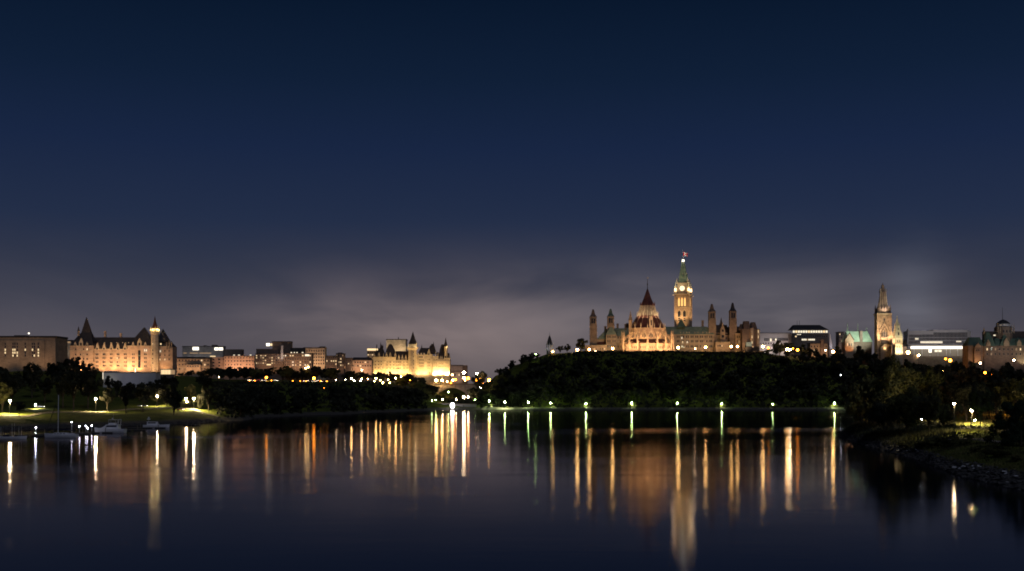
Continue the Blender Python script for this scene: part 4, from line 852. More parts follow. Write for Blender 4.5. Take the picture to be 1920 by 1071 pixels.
B.part('lantern', LITX).cyl(XC, 0, 2.3, 2.3, 491.5, 487, 8).end(); B.part('lantern_gallery', S_CREAM).cyl(XC, 0, 3.2, 3.2, 492, 491.2, 8).cyl(XC, 0, 2.6, .3, 487, 484, 8).end()
fp = B.part('flagpole', WHITE).bar((XC, 485, 0), (XC, 469.5, 0), .32, .2).end()
M_RED = mat('flag_red', (.55, .02, .03)); M_FW = mat('flag_white', (.75, .75, .75))
b = MB(); fz = B.Z(474.5); L_ = 3.1; hh = 2.9
for i in range(8):
    xa, xb = L_ * i / 8 * 1.6, L_ * (i + 1) / 8 * 1.6; ya, yb_ = .35 * math.sin(i * 1.1), .35 * math.sin((i + 1) * 1.1); dz = -i * .16
    b.add([(xa, ya, fz + dz - hh), (xb, yb_, fz + dz - .16 - hh), (xb, yb_, fz + dz - .16 + 1.2), (xa, ya, fz + dz + 1.2)], [(0, 1, 2, 3)], 0 if i in (0, 1, 6, 7) else 1)
cx_, cz_ = L_ * .8, fz - 1.5
leaf = [(0, 1), (.2, .55), (.45, .65), (.38, .2), (.85, .3), (.75, 0), (.9, -.1), (.35, -.55), (.1, -.5), (.06, -1), (-.06, -1), (-.1, -.5), (-.35, -.55), (-.9, -.1), (-.75, 0), (-.85, .3), (-.38, .2), (-.45, .65), (-.2, .55)]
b.add([(cx_ + x * 1.0, -.42, cz_ + y * 1.1) for x, y in leaf], [tuple(range(len(leaf)))], 0)
b.obj('flag', [M_RED, M_FW], B.root)
B.flood(XC - 8, 606, -42, XC - 2, 572, -H, 44000, (1, .58, .26), 90); B.flood(XC + 42, 606, 0, XC + H, 572, 0, 34000, (1, .58, .26), 90)
B.flood(XC - 4, 604, -26, XC, 600, -H, 4500, (1, .62, .28), 110)
B.flood(XC - 30, 560, -45, XC, 512, -5, 32000, (1, .95, .6), 60); B.flood(XC + 45, 560, -25, XC, 512, 0, 26000, (1, .95, .6), 60)
for sx, sy in ((-1, -1), (1, -1), (1, 1)): B.point(XC + sx * (H + 3.4), 543, sy * (H + 3.4), 1600, (1, .70, .38), .6)
B.point(XC - 2, 489, -5, 300, (1, .95, .85), .3); B.point(XC, 478, -6, 260, (1, .95, .85), .3); B.done()

# small spired rotunda on the crest
B = Bld('spired_rotunda', 'small dark spired rotunda with white finials at the left end of the crest', 'monument', 1030.5, 1214)
B.part('body', S_GREY).cyl(1030.5, 0, 6.2, 6.0, None, 647, 8).end(); B.part('roof', DKROOF).cyl(1030.5, 0, 6.4, 3.4, 647, 636, 8).cyl(1030.5, 0, 3.4, 1.2, 636, 630, 8).end()
for a in range(8): q = a * math.pi / 4; B.part('pinnacle', WHITEWALL).pinn(1030.5 + 6.3 * math.cos(q), 6.3 * math.sin(q), .6, 655, 641).end()
B.part('finial', WHITE).cyl(1030.5, 0, .7, .3, 631, 623, 6).cyl(1030.5, 0, 1.4, .3, 629, 627, 6).end()
B.flood(1026, 660, -14, 1030, 645, -4, 700, (.9, .85, 1), 100); B.flood(1036, 660, -14, 1031, 640, -4, 900, (1, .9, .7), 90); B.done()

# ---- right hand blocks
def e8(B):
    B.part('window_band', GLASS).box(1433, 1480, 634.5, 639.5, -.5, 0).end()
    m_ = B.part('mullions', WHITEWALL)
    for x in span(1434, 1479, 18): m_.box(x - .35, x + .35, 634, 640, -.8, -.5)
    m_.end(); B.part('lit_panes', LITC).box(1443.5, 1446.5, 635, 640, -.9, -.8).box(1453, 1456, 635, 638.5, -.9, -.8).end(); B.part('entrance_light', LITX).box(1480, 1482.4, 632, 636, -1.4, -.8).end()
block('pale_building', 'long pale flat building right of the stone wing, with mullioned window band', 1424, 1482, 624, 1500, WHITEWALL, (644,), 12, 1.8, 2.6, .3, (2, 11000, 662), extra=e8, fc=(1, .75, .65))
B = Bld('trapezoid_roof_building', 'dark office block with sloping trapezoid roof and a bright top window row', 'building', 1519, 1480)
B.part('wall', S_DARK).box(1485, 1553, 625.5, None, 0, 30).end(); B.part('roof', DKROOF).roof(1484, 1554, 618.5, 609, -1, 31, 1491, 1539, 8, 22).end(); B.part('eave', S_GREY).box(1484, 1554, 625, 625.8, -1, 30).box(1484, 1554, 618, 618.8, -1.2, 31).end()
for x in span(1486, 1552, 14): B.win(x, 622, 3.6, 4, LITC if random.random() < .8 else LITW, d=-.3)
for x in span(1494, 1502, 3): B.win(x, 627.3, 1.8, 1.6, LITC, d=-.1)
for x in span(1503, 1528, 8): B.win(x, 637, 2.6, 3, LITC if random.random() < .7 else LITD, d=-.1)
B.wins(span(1486, 1552, 16), (631,), 2.6, 2.4, .05, d=-.1)
for x in (1496.5, 1501): B.part('roof_mast', METAL).bar((x, 612, 8), (x, 600.5, 8), .35, .2).end()
B.flood(1520, 660, -40, 1520, 635, 0, 3000, (.8, .8, 1), 110); B.done()
B = Bld('sail_roof', 'pointed white sail-shaped roof among the crest trees', 'roof', 1561, 1340)
B.part('sail', WHITEWALL).roof(1555.5, 1566.5, None, 624.5, 0, 14, 1556, 1556.8, 3, 8).end(); B.flood(1561, 655, -14, 1561, 640, 0, 2600, (.9, .85, 1), 100); B.done()
block('stone_low_building', 'low stone building with a brick pier half hidden by crest trees', 1519, 1552, 643.5, 1330, S_TAN, (650, 657), 6, 2, 3, .4, (2, 5000, 668), extra=lambda B: B.part('pier', S_BROWN).box(1538, 1544, 637, None, -3, 3).end())
block('slab_building', 'narrow pale slab building left of the green-roofed block', 1573, 1583, 622, 1480, S_GREY, (627, 633, 640), 3, 1.6, 2.4, .3, (1, 3000, 660))
B = Bld('east_block', 'stone block with bright green copper roof, pinnacles and lit gable', 'building', 1610, 1330)
B.part('roof', mat('lit_green_copper', (.20, .30, .22), (.30, .40, .30), scale=.3)).roof(1584, 1636, 641, 621, 0, 26, 1590, 1630, 11, 15).end(); B.part('wall', S_BROWN).box(1585, 1635, 641, None, 1, 25).end()  # roof copper lightened, floodlit look put into its base colour
B.part('gable_front', S_BUFF).gable(1583.5, 1599, None, 636, 626, -5, 2).end(); B.part('gable_roof', BROWNROOF).bar((1582.5, 638, -5.5), (1591.2, 624.5, -5.5), .9).bar((1600, 638, -5.5), (1591.2, 624.5, -5.5), .9).end()
B.wins((1587.5, 1591.3, 1595), (646,), 1.8, 6, .5, d=-5.1, arch=True)
B.part('chimney', S_BROWN).box(1612.5, 1617.5, 620.5, 641, 0, 5).end()
for x, y in ((1592.8, 604), (1612.2, 605.5), (1628.5, 612.5)): B.part('finial', COPPER).cyl(x, 13, 1.5, .6, 622, (y + 622) / 2, 6).cyl(x, 13, .6, .25, (y + 622) / 2, y, 6).cyl(x, 13, 1.1, 1.1, y + 4, y + 3, 6).end()
B.flood(1610, 638, -45, 1610, 628, 5, 60000, (.9, 1, .8), 80); B.flood(1591, 658, -22, 1591, 643, 0, 7000, (1, .42, .16), 90); B.flood(1612, 625, -30, 1612, 612, 13, 9000, (1, 1, .9), 100); B.done()

B = Bld('stone_tower', 'broad square stone tower with gothic window and tall broken spire', 'tower', 1655, 1310, R(-4))
XC = 1655; H = 12.5; sh = B.part('shaft', S_BUFF).box(XC - H, XC + H, 589, None, -H, H)
for sx in (-1, 1): sh.box(XC + sx * (H - .5) - 1.5, XC + sx * (H - .5) + 1.5, 592, None, -H - 1.2, -H)
sh.end(); c = B.part('cornice', S_CREAM).box(XC - H - 1.4, XC + H + 1.4, 588, 591, -H - 1.4, H + 1.4).end()
c = B.part('corbels', S_CREAM)
for x in span(XC - H, XC + H, 12): c.box(x - .5, x + .5, 591, 594, -H - 1.2, -H)
c.end()
g = B.part('window_gable', S_BROWN)
for o_ in (-1, 1): g.bar((XC + o_ * 9.5, 622, -H - .7), (XC, 603, -H - .7), .9).bar((XC + o_ * 6.4, 640, -H - .7), (XC + o_ * 6.4, 626, -H - .7), .8).bar((XC + o_ * 6.4, 626, -H - .7), (XC, 613, -H - .7), .8)
g.end()
for x, y, w__, h in ((XC - 3.4, 628, 2.6, 11), (XC + .0, 626, 2.8, 15), (XC + 3.4, 628, 2.6, 11), (XC, 600, 3, 5)): B.win(x, y, w__, h, GLASS, d=-H - .3, arch=True)
q = B.part('roundel', S_BROWN)
for x, y in ((XC - 7.5, 603), (XC + 7.5, 603), (XC - 9.3, 612), (XC + 9.3, 612), (XC - 6, 597), (XC + 6, 597)): q.box(x - 1, x + 1, y - 1.2, y + 1.2, -H - .5, -H)
q.end(); B.part('lower_stage', SLATE).roof(XC - 8, XC + 8, 645, 639, -H - 5, -H, XC - 5, XC + 5, -H - 2, -H).end(); B.part('door_gable', S_BUFF).gable(XC - 8, XC + 8, None, 652, 645, -H - 5, -H).end()
B.part('crown', S_DARK).box(XC - H + .6, XC + H - .6, 584, 588, -H + .6, H - .6).roof(XC - H + 1, XC + H - 1, 584, 571, -H + 1, H - 1, XC - 6.8, XC + 6.8, -6.8, 6.8).end()
for sx in (-1, 1):
    for sy in (-1, 1): B.part('crown_pinnacle', S_DARK).pinn(XC + sx * (H - 1.5), sy * (H - 1.5), 1.6, 588, 570).end()
s2 = B.part('spire', S_BROWNTOWER).roof(XC - 6.8, XC + 6.8, 571, 549, -6.8, 6.8, XC - 3.9, XC + 3.9, -3.9, 3.9).box(XC - 4.7, XC + 4.7, 547.5, 549.5, -4.7, 4.7).roof(XC - 3.6, XC + 3.6, 547.5, 536, -3.6, 3.6, XC - 2, XC + 2, -2, 2).box(XC - 2.5, XC + 2.5, 535, 536.2, -2.5, 2.5).cyl(XC, 0, 1.2, .6, 535, 531, 6).end()
rbs = B.part('spire_ribs', S_CREAM)
for x, xt in ((-7.6, -4.8), (-3.4, -1.8), (3.4, 1.8), (7.6, 4.8)): rbs.bar((XC + x, 586, -11.5 if abs(x) < 5 else -8), (XC + xt, 550, -5), .8, .6)
for sx in (-1, 1):
    for sy in (-1, 1): rbs.pinn(XC + sx * 4.6, sy * 4.6, 1, 550, 540)
rbs.end()
for i in range(4):
    x = XC - 7.5 + i * 5; B.part('crown_gable', S_BROWNTOWER).gable(x - 2, x + 2, 588, 581, 574, -H + .2, -H + 3).end()
B.flood(XC - 8, 652, -42, XC, 608, -H, 62000, (1, .66, .38), 80); B.flood(XC + 8, 652, -42, XC, 603, -H, 48000, (1, .66, .38), 80); B.flood(XC, 590, -24, XC, 560, -5, 14000, (1, .78, .62), 80); B.flood(XC, 655, -18, XC, 640, -H, 3000, (1, .62, .3), 110); B.done()

B = Bld('white_spire', 'slim pale lit gothic spire right of the broad stone tower', 'spire', 1682, 1290, R(8))
XC = 1682; t = B.part('shaft', S_CREAM).box(XC - 6.3, XC + 6.3, 632, None, -6.3, 6.3).roof(XC - 6.6, XC + 6.6, 632, 612, -6.6, 6.6, XC - 3.6, XC + 3.6, -3.6, 3.6).box(XC - 4, XC + 4, 611, 612.6, -4, 4).roof(XC - 2.8, XC + 2.8, 611, 597, -2.8, 2.8, XC - .7, XC + .7, -.7, .7).cyl(XC, 0, .8, .3, 597, 591.5, 6)
for sx in (-1, 1): t.box(XC + sx * 6.3 - .9, XC + sx * 6.3 + .9, 630, None, -7.2, -6)
t.end()
for sx in (-1, 1):
    for sy in (-1, 1): B.part('pinnacle', S_CREAM).pinn(XC + sx * 6.3, sy * 6.3, 1.1, 634, 621).end(); B.part('upper_pinnacle', S_CREAM).pinn(XC + sx * 3.6, sy * 3.6, .7, 613, 605).end()
B.wins((XC - 2, XC + 2), (640, 651), 1.6, 4, 0, d=-6.5, arch=True); B.win(XC, 626, 3, 6, GLASS, d=-6.1, arch=True); B.win(XC, 617, 1.8, 4, GLASS, d=-5, arch=True)
bnd = B.part('string_course', S_TAN).box(XC - 6.9, XC + 6.9, 644, 645, -7.3, 6.9).box(XC - 6.9, XC + 6.9, 633, 634, -7.3, 6.9).box(XC - 6.9, XC + 6.9, 656, 657, -7.3, 6.9).end()
B.part('porch', S_BUFF).box(1676, 1722, 665, None, -5, 10).end()
B.flood(XC - 4, 668, -26, XC, 640, -6, 42000, (1, .8, .48), 100); B.flood(XC + 12, 668, -22, XC, 635, -4, 22000, (1, .8, .5), 100); B.flood(XC, 650, -40, XC, 610, 0, 26000, (.95, .95, .65), 60); B.done()

B = Bld('glass_government_building', 'wide modern white block with a long glowing glass band', 'building', 1760, 1400)
B.part('wall', WHITEWALL).box(1703, 1750, 620.5, 627.5, 0, 28).box(1750, 1816, 618.5, 623.5, 0, 28).box(1703, 1816, 645, 649, -1, 28).box(1814, 1820, 620, 645, 0, 24).box(1701.5, 1703.5, 617, None, -1, 4).end()
B.part('dark_glazing', GLASS).box(1703.5, 1750, 627.5, 645, .4, 28).box(1750, 1814, 623.5, 645, .4, 28).end()
m_ = B.part('mullions', WHITEWALL)
for x in span(1704, 1814, 44): m_.box(x - .3, x + .3, 624 if x > 1750 else 627.5, 645, -.3, .4)
m_.box(1704, 1814, 632.5, 633.3, -.2, .4).box(1704, 1814, 638.5, 639.4, -.2, .4).end()
B.part('lit_office_row', LITC).box(1726, 1767, 640, 643.6, .1, .35).end(); B.part('lit_panes', LITC).box(1716, 1722, 634, 637, .1, .35).box(1793, 1803, 638.8, 641.5, .1, .35).box(1728, 1731, 640, 643, .05, .3).end()
B.part('glowing_canopy', LITX).box(1709, 1811, 649.3, 654, -3, 4).end(); B.part('canopy_edge', S_GREY).box(1700, 1818, 647.2, 649.3, -5, 4).end()
B.part('lobby_glazing', lit('lobby_glow', (1, .75, .5), .12)).box(1709, 1811, 654, 668, 4.5, 20).end(); B.part('lobby_lights', LITC).box(1754, 1767, 656, 660, 4.1, 4.4).end()
B.part('beacon', LITX).box(1743, 1748, 654.5, 661, 3.8, 4.3).end(); B.part('base', S_TAN).box(1704, 1816, 668, None, 2, 20).end()
cl_ = B.part('columns', WHITEWALL)
for x in (1715, 1730, 1745, 1760, 1775.8, 1783, 1797): cl_.box(x - .5, x + .5, 654, 668, 3, 3.6)
cl_.end(); B.part('side_fins', WHITEWALL).box(1815, 1816, 621, 645, -2, 0).box(1818.5, 1819.5, 622, 645, -2, 0).end()
for x in (1720, 1760, 1800): B.flood(x, 660, -60, x, 630, 0, 9000, (1, .88, .85), 90)
B.done()

B = Bld('domed_building', 'brown stone building with green gables and a small dark dome at the right edge', 'building', 1890, 1290)
B.part('wall', S_BROWN).box(1816, 1845, 648, None, 2, 30).box(1845, 1990, 648, None, 0, 30).box(1826, 1838, 652, None, -3, 2).end()
g = B.part('roof', COPPERD); g.roof(1815, 1846, 648, 632, 1, 30, 1822, 1842, 12, 18).roof(1844, 1868, 649, 623, -1, 22, 1852, 1858, 8, 12).roof(1866, 1990, 648, 634, 0, 30, 1870, 1980, 13, 17).roof(1874, 1898, 648, 627, -2, 16, 1885, 1887).roof(1903, 1920, 648, 633, -2, 16, 1910, 1912).end()
B.part('upper_roof', SLATE).box(1855, 1960, 620.5, 634, 18, 34).end()
B.part('gable', S_TAN).gable(1881, 1891, 649, 642, 633, -3, 0).gable(1849, 1856, 649, 643, 637, -2.4, 0).gable(1906, 1914, 649, 643, 637, -3, 0).gable(1828, 1838, 652, 649, 643, -3.2, 0).end()
B.part('tower', S_BROWN).cyl(1890, 22, 16.5, 16, 640, 613, 8).cyl(1890, 22, 15.5, 13.5, 613, 611, 8).end()
for x in (1875, 1879, 1884, 1890, 1896, 1901, 1905): B.part('tower_pinnacle', S_TAN).pinn(x, 9, 1.2, 625, 607).end()
B.part('dome_drum', WHITEWALL).cyl(1890, 22, 13, 12.6, 611, 606.5, 16).end(); B.part('dome', DKROOF).cyl(1890, 22, 13.4, 11, 606.5, 604, 16).cyl(1890, 22, 11, 6, 604, 600, 16).cyl(1890, 22, 6, 1, 600, 598, 16).end()
B.part('mast', METAL).bar((1889, 598, 22), (1888.6, 575, 22), .5, .25).end(); B.part('cupola', S_TAN).cyl(1849, 10, 1.6, 1.6, 626, 620, 6).cyl(1849, 10, 1.8, .1, 620, 613, 6).end()
B.wins(span(1847, 1925, 10), (655, 664), 2.2, 4, .15, d=-.1); B.wins((1830, 1834), (657,), 1.8, 4, .2, d=-3.1); B.wins((1890, 1884, 1896), (621,), 3, 6, 0, d=5.2, arch=True); B.win(1872, 628, 4, 2, LITC, d=17.8)
B.flood(1828, 680, -16, 1828, 664, 0, 6000, (1, .5, .2), 110); B.flood(1860, 672, -40, 1860, 655, 0, 6000, (1, .60, .42), 110); B.flood(1905, 672, -40, 1905, 655, 0, 6000, (1, .60, .42), 110)
B.flood(1890, 615, -20, 1890, 610, 15, 1200, (.9, .9, 1), 90); B.flood(1918, 680, -12, 1918, 672, 0, 4500, (1, .85, .5), 110); B.flood(1885, 650, -60, 1885, 635, 10, 7000, (.8, .95, .8), 100); B.done()
# annex left of the glass building
block('low_pale_building', 'low pale building tucked behind the slim spire', 1686, 1703, 638, 1420, WHITEWALL, (645,), 4, 2.4, 3, .3, (1, 4000, 662))
# terrace wall along the crest
B = Bld('terrace_wall', 'long low stone terrace wall along the top of the bluff', 'wall', 1260, 1199)
tw = B.part('wall', S_TAN)
for i in range(38): tw.box(1082 + i * 9.2, 1082 + i * 9.2 + 9.2, 658.6, None, 0, .9)
tw.end(); rl = B.part('railing', METAL)
for i in range(176): rl.box(1082 + i * 2, 1082.25 + i * 2, 656.4, 658.6, .3, .5)
rl.box(1082, 1434, 656.2, 656.5, .25, .55).end(); B.done()
# ------------------------------------------------------------------ trees
import numpy as np
def crown_mesh(seed, n_clump, n_leaf, leaf, shape='round'):
    """unit crown: radius 1, z from 0 to 1 ; leaf faces gathered in clumps"""
    r = np.random.RandomState(seed); C = []
    for i in range(n_clump):
        for _ in range(30):
            p = r.uniform(-1, 1, 3)
            if np.linalg.norm(p) < 1: break
        k = r.uniform(.45, .92) / max(np.linalg.norm(p), .3); p = p * min(k, 1.6)
        if shape == 'cone':
            z = r.uniform(0, 1) ** 1.25; a = r.uniform(0, 6.283); rad = (1 - z) * .82 + .06; C.append((rad * math.cos(a), rad * math.sin(a), z * .95, .16 + .12 * (1 - z), .10))
        else:
            if p[2] < -.35: p[:2] *= .8
            g = 1 + .22 * math.sin(3 * math.atan2(p[1], p[0]) + seed) + r.uniform(-.16, .16); C.append((p[0] * .84 * g, p[1] * .84 * g, .47 + p[2] * .43 * (1 + r.uniform(-.15, .22)), r.uniform(.13, .34), r.uniform(.07, .17)))
    vs = []; fs = []
    for i in range(n_leaf):
        cx, cy, cz, cr, ch = C[r.randint(len(C))]
        v = r.normal(size=3); v /= np.linalg.norm(v); q = r.uniform(.55, 1.05)
        c = np.array([cx + v[0] * cr * q, cy + v[1] * cr * q, cz + v[2] * ch * q])
        nrm = v + r.normal(size=3) * .55; nrm /= np.linalg.norm(nrm)
        a = np.cross(nrm, [0, 0, 1.001]); a /= max(np.linalg.norm(a), .01); b = np.cross(nrm, a); t = r.uniform(0, 6.28)
        a, b = a * math.cos(t) + b * math.sin(t), b * math.cos(t) - a * math.sin(t)
        s = leaf * r.uniform(.6, 1.3); zs = .62
        o = len(vs)
        for u_, w_ in ((-1, -.35), (0, -.75), (1, .1), (.2, .8)):
            d = a * u_ * s + b * w_ * s; vs.append((c[0] + d[0], c[1] + d[1], c[2] + d[2] * zs))
        fs.append((o, o + 1, o + 2, o + 3))
    return vs, fs, C
CROWNS = {}
def get_crown(kind, i, level):
    k = (kind, i, level)
    if k not in CROWNS:
        nc, nl, lf = {'far': (16, 900, .115), 'mid': (26, 3000, .062), 'near': (40, 11000, .034)}[level]
        vs, fs, C = crown_mesh(100 * i + nc + len(kind), nc, nl, lf, 'cone' if kind == 'conifer' else 'round')
        me = bpy.data.meshes.new('crown'); me.from_pydata(vs, [], fs); me.materials.append({'leafy': LEAF, 'ochre': LEAF2, 'conifer': LEAF3}[kind])
        tb = MB(); r = random.Random(i + 5); top = .95 if kind == 'conifer' else .55
        tb.bar((0, 0, -.75), (0, 0, -.1), .055, .045, 7); tb.bar((0, 0, -.1), (.03, .02, top), .045, .012, 6)
        if kind != 'conifer':
            for c in C[:9 if level != 'far' else 4]:
                mid = (c[0] * .45, c[1] * .45, .05 + c[2] * .4); tb.bar((0, 0, -.12 + r.random() * .2), mid, .028, .018, 5); tb.bar(mid, c[:3], .018, .006, 4)
        CROWNS[k] = (me, tb.mesh('trunk', BARK))
    return CROWNS[k]
TREES = 0
def tree(x, y, h, w_=None, kind='leafy', label='', group=None, level='mid', bare=.28, name=None, z=None):
    """h total height, w_ crown radius, bare = share of clear trunk"""
    global TREES; TREES += 1
    w_ = w_ or h * .38; z = gz(x, y) if z is None else z; cm, tm = get_crown(kind, random.randrange(4), level)
    t = thing(name or ('pine_tree' if kind == 'conifer' else 'tree'), label, 'tree', (x, y, z), random.uniform(0, 6.28), group)
    hc = h * (1 - bare); c = link('crown', cm, t, (0, 0, h * bare)); c.scale = (w_, w_, hc)
    k = link('trunk', tm, t, (0, 0, h * bare)); s = h * bare / .72; k.scale = (max(w_ * .9, h * .25) if level != 'far' else w_, max(w_ * .9, h * .25) if level != 'far' else w_, hc)
    # lengthen the clear trunk so that it reaches the ground
    k.location.z = h * bare
    if h * bare > .75 * hc: k.scale.z = h * bare / .7
    return t
def blocks_lamp(x, y, h, z, w_, grow=1.0):
    """would this tree stand between the viewpoint and a lamp that the photograph shows uncovered"""
    u = CX + x * F / y; rp = w_ * F / y * grow; yt = HOR - (z + h - CAMZ) * F / y; yb = HOR - (z - CAMZ) * F / y
    for (lx, ly, D) in LAMPS:
        if D > y - w_ and abs(lx - u) < rp * .95 + 1.5 and yt - 2 < ly < yb: return True
    return False
# the rest of the wood on the slopes, one uncountable mass
def woodland():
    V = []; NV = 0; FA = []
    for i, (x, y, z, h, w_, bare) in enumerate(WOOD_T):
        me = get_crown('leafy', i % 4, 'far')[0]; k = len(me.vertices); c = np.empty(k * 3); me.vertices.foreach_get('co', c); c = c.reshape(-1, 3)
        a = random.uniform(0, 6.28); ca, sa = math.cos(a), math.sin(a); hc = h * (1 - bare)
        V.append(np.stack([x + (c[:, 0] * ca - c[:, 1] * sa) * w_, y + (c[:, 0] * sa + c[:, 1] * ca) * w_, z + h * bare + c[:, 2] * hc], 1))
        FA.append(np.arange(k).reshape(-1, 4) + NV); NV += k
    me = bpy.data.meshes.new('woodland'); me.from_pydata(np.concatenate(V).tolist(), [], np.concatenate(FA).tolist()); me.materials.append(LEAF)
    tag(link('woodland', me), cat='woodland', kind='stuff')
PLACED = []
WOOD_T = []
def scatter(n, u0, u1, y0, y1, h0, h1, top, label, group, kinds=('leafy',), level='far', bare=.15, wf=(.36, .52), zmin=1.2, dmin=.8, check=True, stuff=False):
    """top: (u, y) table: tree tops stay below this line of the skyline"""
    made = 0; tries = 0
    while made < n and tries < n * 30:
        tries += 1; u = random.uniform(u0, u1); Y = random.uniform(y0, y1); x = (u - CX) * Y / F; z = ground(u, Y)
        if z < zmin: continue
        h = random.uniform(h0, h1); lim = CAMZ + (HOR - lerp_table(top, u) - random.uniform(0, 4)) * Y / F - z
        h = min(h, lim)
        if h < 3.2: continue
        w_ = h * random.uniform(*wf)
        if check and blocks_lamp(x, Y, h, z, w_): continue
        if any((x - a) ** 2 + (Y - b) ** 2 < ((w_ + c) * dmin * .6) ** 2 for a, b, c in PLACED): continue
        PLACED.append((x, Y, w_)); made += 1
        if stuff: WOOD_T.append((x, Y, z, h, w_, bare))
        else: tree(x, Y, h, w_, random.choice(kinds), label, group, level, bare)
    return made
random.seed(21)
def at(u, Y): return ((u - CX) * Y / F, Y)
# named trees of the park
def T(u, Y, h, w_, label, kind='leafy', level='mid', bare=.28, group=None):
    x, y = at(u, Y); PLACED.append((x, y, w_)); return tree(x, y, h, w_, kind, label, group, level, bare)
T(138, 700, 29, 10.5, 'biggest dark park tree with a thick forked trunk behind the sailboat', bare=.30)
T(118, 760, 27, 9, 'tall dark tree left behind the forked park tree')
T(165, 770, 28, 9, 'tall dark tree right behind the forked park tree')
T(36, 640, 9.6, 3.3, 'small young tree lit yellow-green beside the glaring far left lamp', level='mid', bare=.3)
T(4, 662, 18, 6, 'tree lit from below at the far left edge of the lawn', 'ochre', bare=.22)
T(201, 722, 16, 6, 'tree on the lawn whose leaves glow beside the lamp above the cruiser', bare=.3)
T(236, 700, 20, 7, 'dark round tree standing on the lawn behind the motor cruiser', bare=.25)
T(268, 730, 21, 7.5, 'dark tree between the pale path and the lawn', bare=.25)
T(326, 712, 21, 6.2, 'black dense tree reaching down to the ground beside the curving path', bare=.1)
T(309, 830, 12, 5, 'small green tree lit up beside the peeping path lamp', bare=.25)
T(358, 800, 17, 5.5, 'tree with a lit underside behind the single bright path lamp', 'ochre', bare=.25)
T(391, 758, 17.5, 6.5, 'leaning green shore tree glowing right of the single bright path lamp', bare=.25)
T(375, 764, 9, 3.6, 'low lit bush-like tree hugging the bright path lamp', bare=.12)
T(22, 780, 25, 11, 'wide dark tree at the left edge, behind the lawn'); T(60, 830, 28, 11, 'wide dark tree in front of the brown office block'); T(-15, 760, 26, 10, 'dark tree cut by the left edge of the frame')
T(84, 800, 21, 8, 'dark tree between the wide tree and the tall forked one'); T(150, 960, 22, 7, 'dark tree with sky gaps in front of the castle-like office')
T(128, 965, 22, 7, 'left dark tree with sky gaps in front of the castle-like office'); T(172, 930, 20, 7, 'dark tree below the left corner of the castle-like office')
for u, Y, h, w_ in ((206, 905, 13, 5), (222, 902, 10, 4.5), (243, 905, 8.5, 4.5), (262, 900, 8, 4.2), (281, 905, 9, 4.5), (296, 903, 12, 4.5)): T(u, Y, h, w_, 'dark tree standing close in front of the pale windowless block', bare=.15, group='trees in front of the pale block')
LIMA = [(-120, 662), (60, 662), (78, 682), (95, 688), (110, 664), (180, 670), (192, 698), (240, 718), (292, 716), (297, 700), (325, 702), (345, 694), (380, 690), (400, 686), (440, 684), (470, 682), (480, 684), (520, 678), (560, 688), (590, 680), (605, 686), (640, 688), (690, 696), (760, 702), (800, 712), (860, 730)]
LIMP = [(-120, 700), (60, 700), (180, 700), (240, 722), (292, 718), (296, 706), (330, 706), (345, 696), (400, 700), (440, 720)]
scatter(18, -110, 330, 850, 1000, 14, 22, LIMA, 'dark tree on the rising ground between the park and the city blocks', 'trees behind the park', level='far', bare=.2)
scatter(20, 170, 440, 790, 960, 10, 17, LIMP, 'dark tree in the belt behind the park path', 'trees behind the park path', level='mid', bare=.15)
scatter(36, 330, 800, 1160, 1225, 10, 17, LIMA, 'tree of the row above the road in front of the city blocks', 'trees above the road', kinds=('leafy', 'ochre'), level='mid', bare=.22, wf=(.42, .6))
scatter(45, 340, 690, 1215, 1262, 12, 20, LIMA, '', None, bare=.12, wf=(.42, .6), dmin=.55, stuff=True)
scatter(14, 698, 806, 1290, 1370, 9, 15, [(690, 696), (720, 694), (735, 698), (760, 696), (785, 700), (806, 704)], '', None, bare=.15, wf=(.35, .5), dmin=.5, stuff=True)
scatter(26, 780, 870, 1165, 1345, 6, 12, [(780, 716), (800, 722), (815, 735), (840, 744), (870, 740)], '', None, bare=.1, wf=(.42, .6), dmin=.5, stuff=True)
T(760, 1240, 17, 9, 'large dark tree in front of the middle of the castle hotel', bare=.2); T(744, 1245, 15, 6, 'tree against the bright hotel wall left of the large dark one', bare=.3); T(729, 1248, 15, 5, 'slim tree against the bright hotel wall', bare=.3)
T(716, 1250, 14, 5, 'small slim tree against the left end of the bright hotel wall', bare=.3); T(792, 1300, 10, 5.5, 'low tree just left of the bridge lamps', bare=.2); T(803, 1310, 9, 4.5, 'low tree at the foot of the bright pavilion', bare=.2)
T(594, 1150, 17, 8, 'round tree glowing orange beside the strong sodium lamp', bare=.25); T(486, 1140, 9, 5, 'low tree lit yellow beside the left sodium lamp', bare=.2)
LIMB = [(400, 722), (440, 722), (460, 723), (600, 723), (620, 720), (660, 722), (720, 722), (790, 722), (800, 730), (815, 741), (835, 752), (860, 756)]
scatter(34, 405, 815, 760, 960, 8, 16, LIMB, 'dark tree among those crowding the wooded bank left of the canal', 'trees on the left wooded bank', bare=.1, wf=(.42, .62), dmin=.75)
scatter(75, 405, 815, 930, 1170, 8, 16, LIMB, '', None, bare=.1, wf=(.42, .62), dmin=.75, stuff=True)
T(812, 1230, 15, 8, 'round dark tree left of the bridge arch', bare=.12); T(857, 1290, 9, 6, 'round dark tree under the bridge arch', bare=.1); T(889, 1270, 16, 8, 'dark tree hiding the right foot of the bridge', bare=.12)
T(831, 1205, 5.5, 3.6, 'small yellow-green tree lit brightly at the canal mouth', 'ochre', bare=.15); T(896, 1330, 24, 9, 'round tree glowing orange behind the lamp trio right of the bridge', bare=.2); T(905, 1420, 20, 8, 'tree behind the lamp trio right of the bridge', bare=.2)
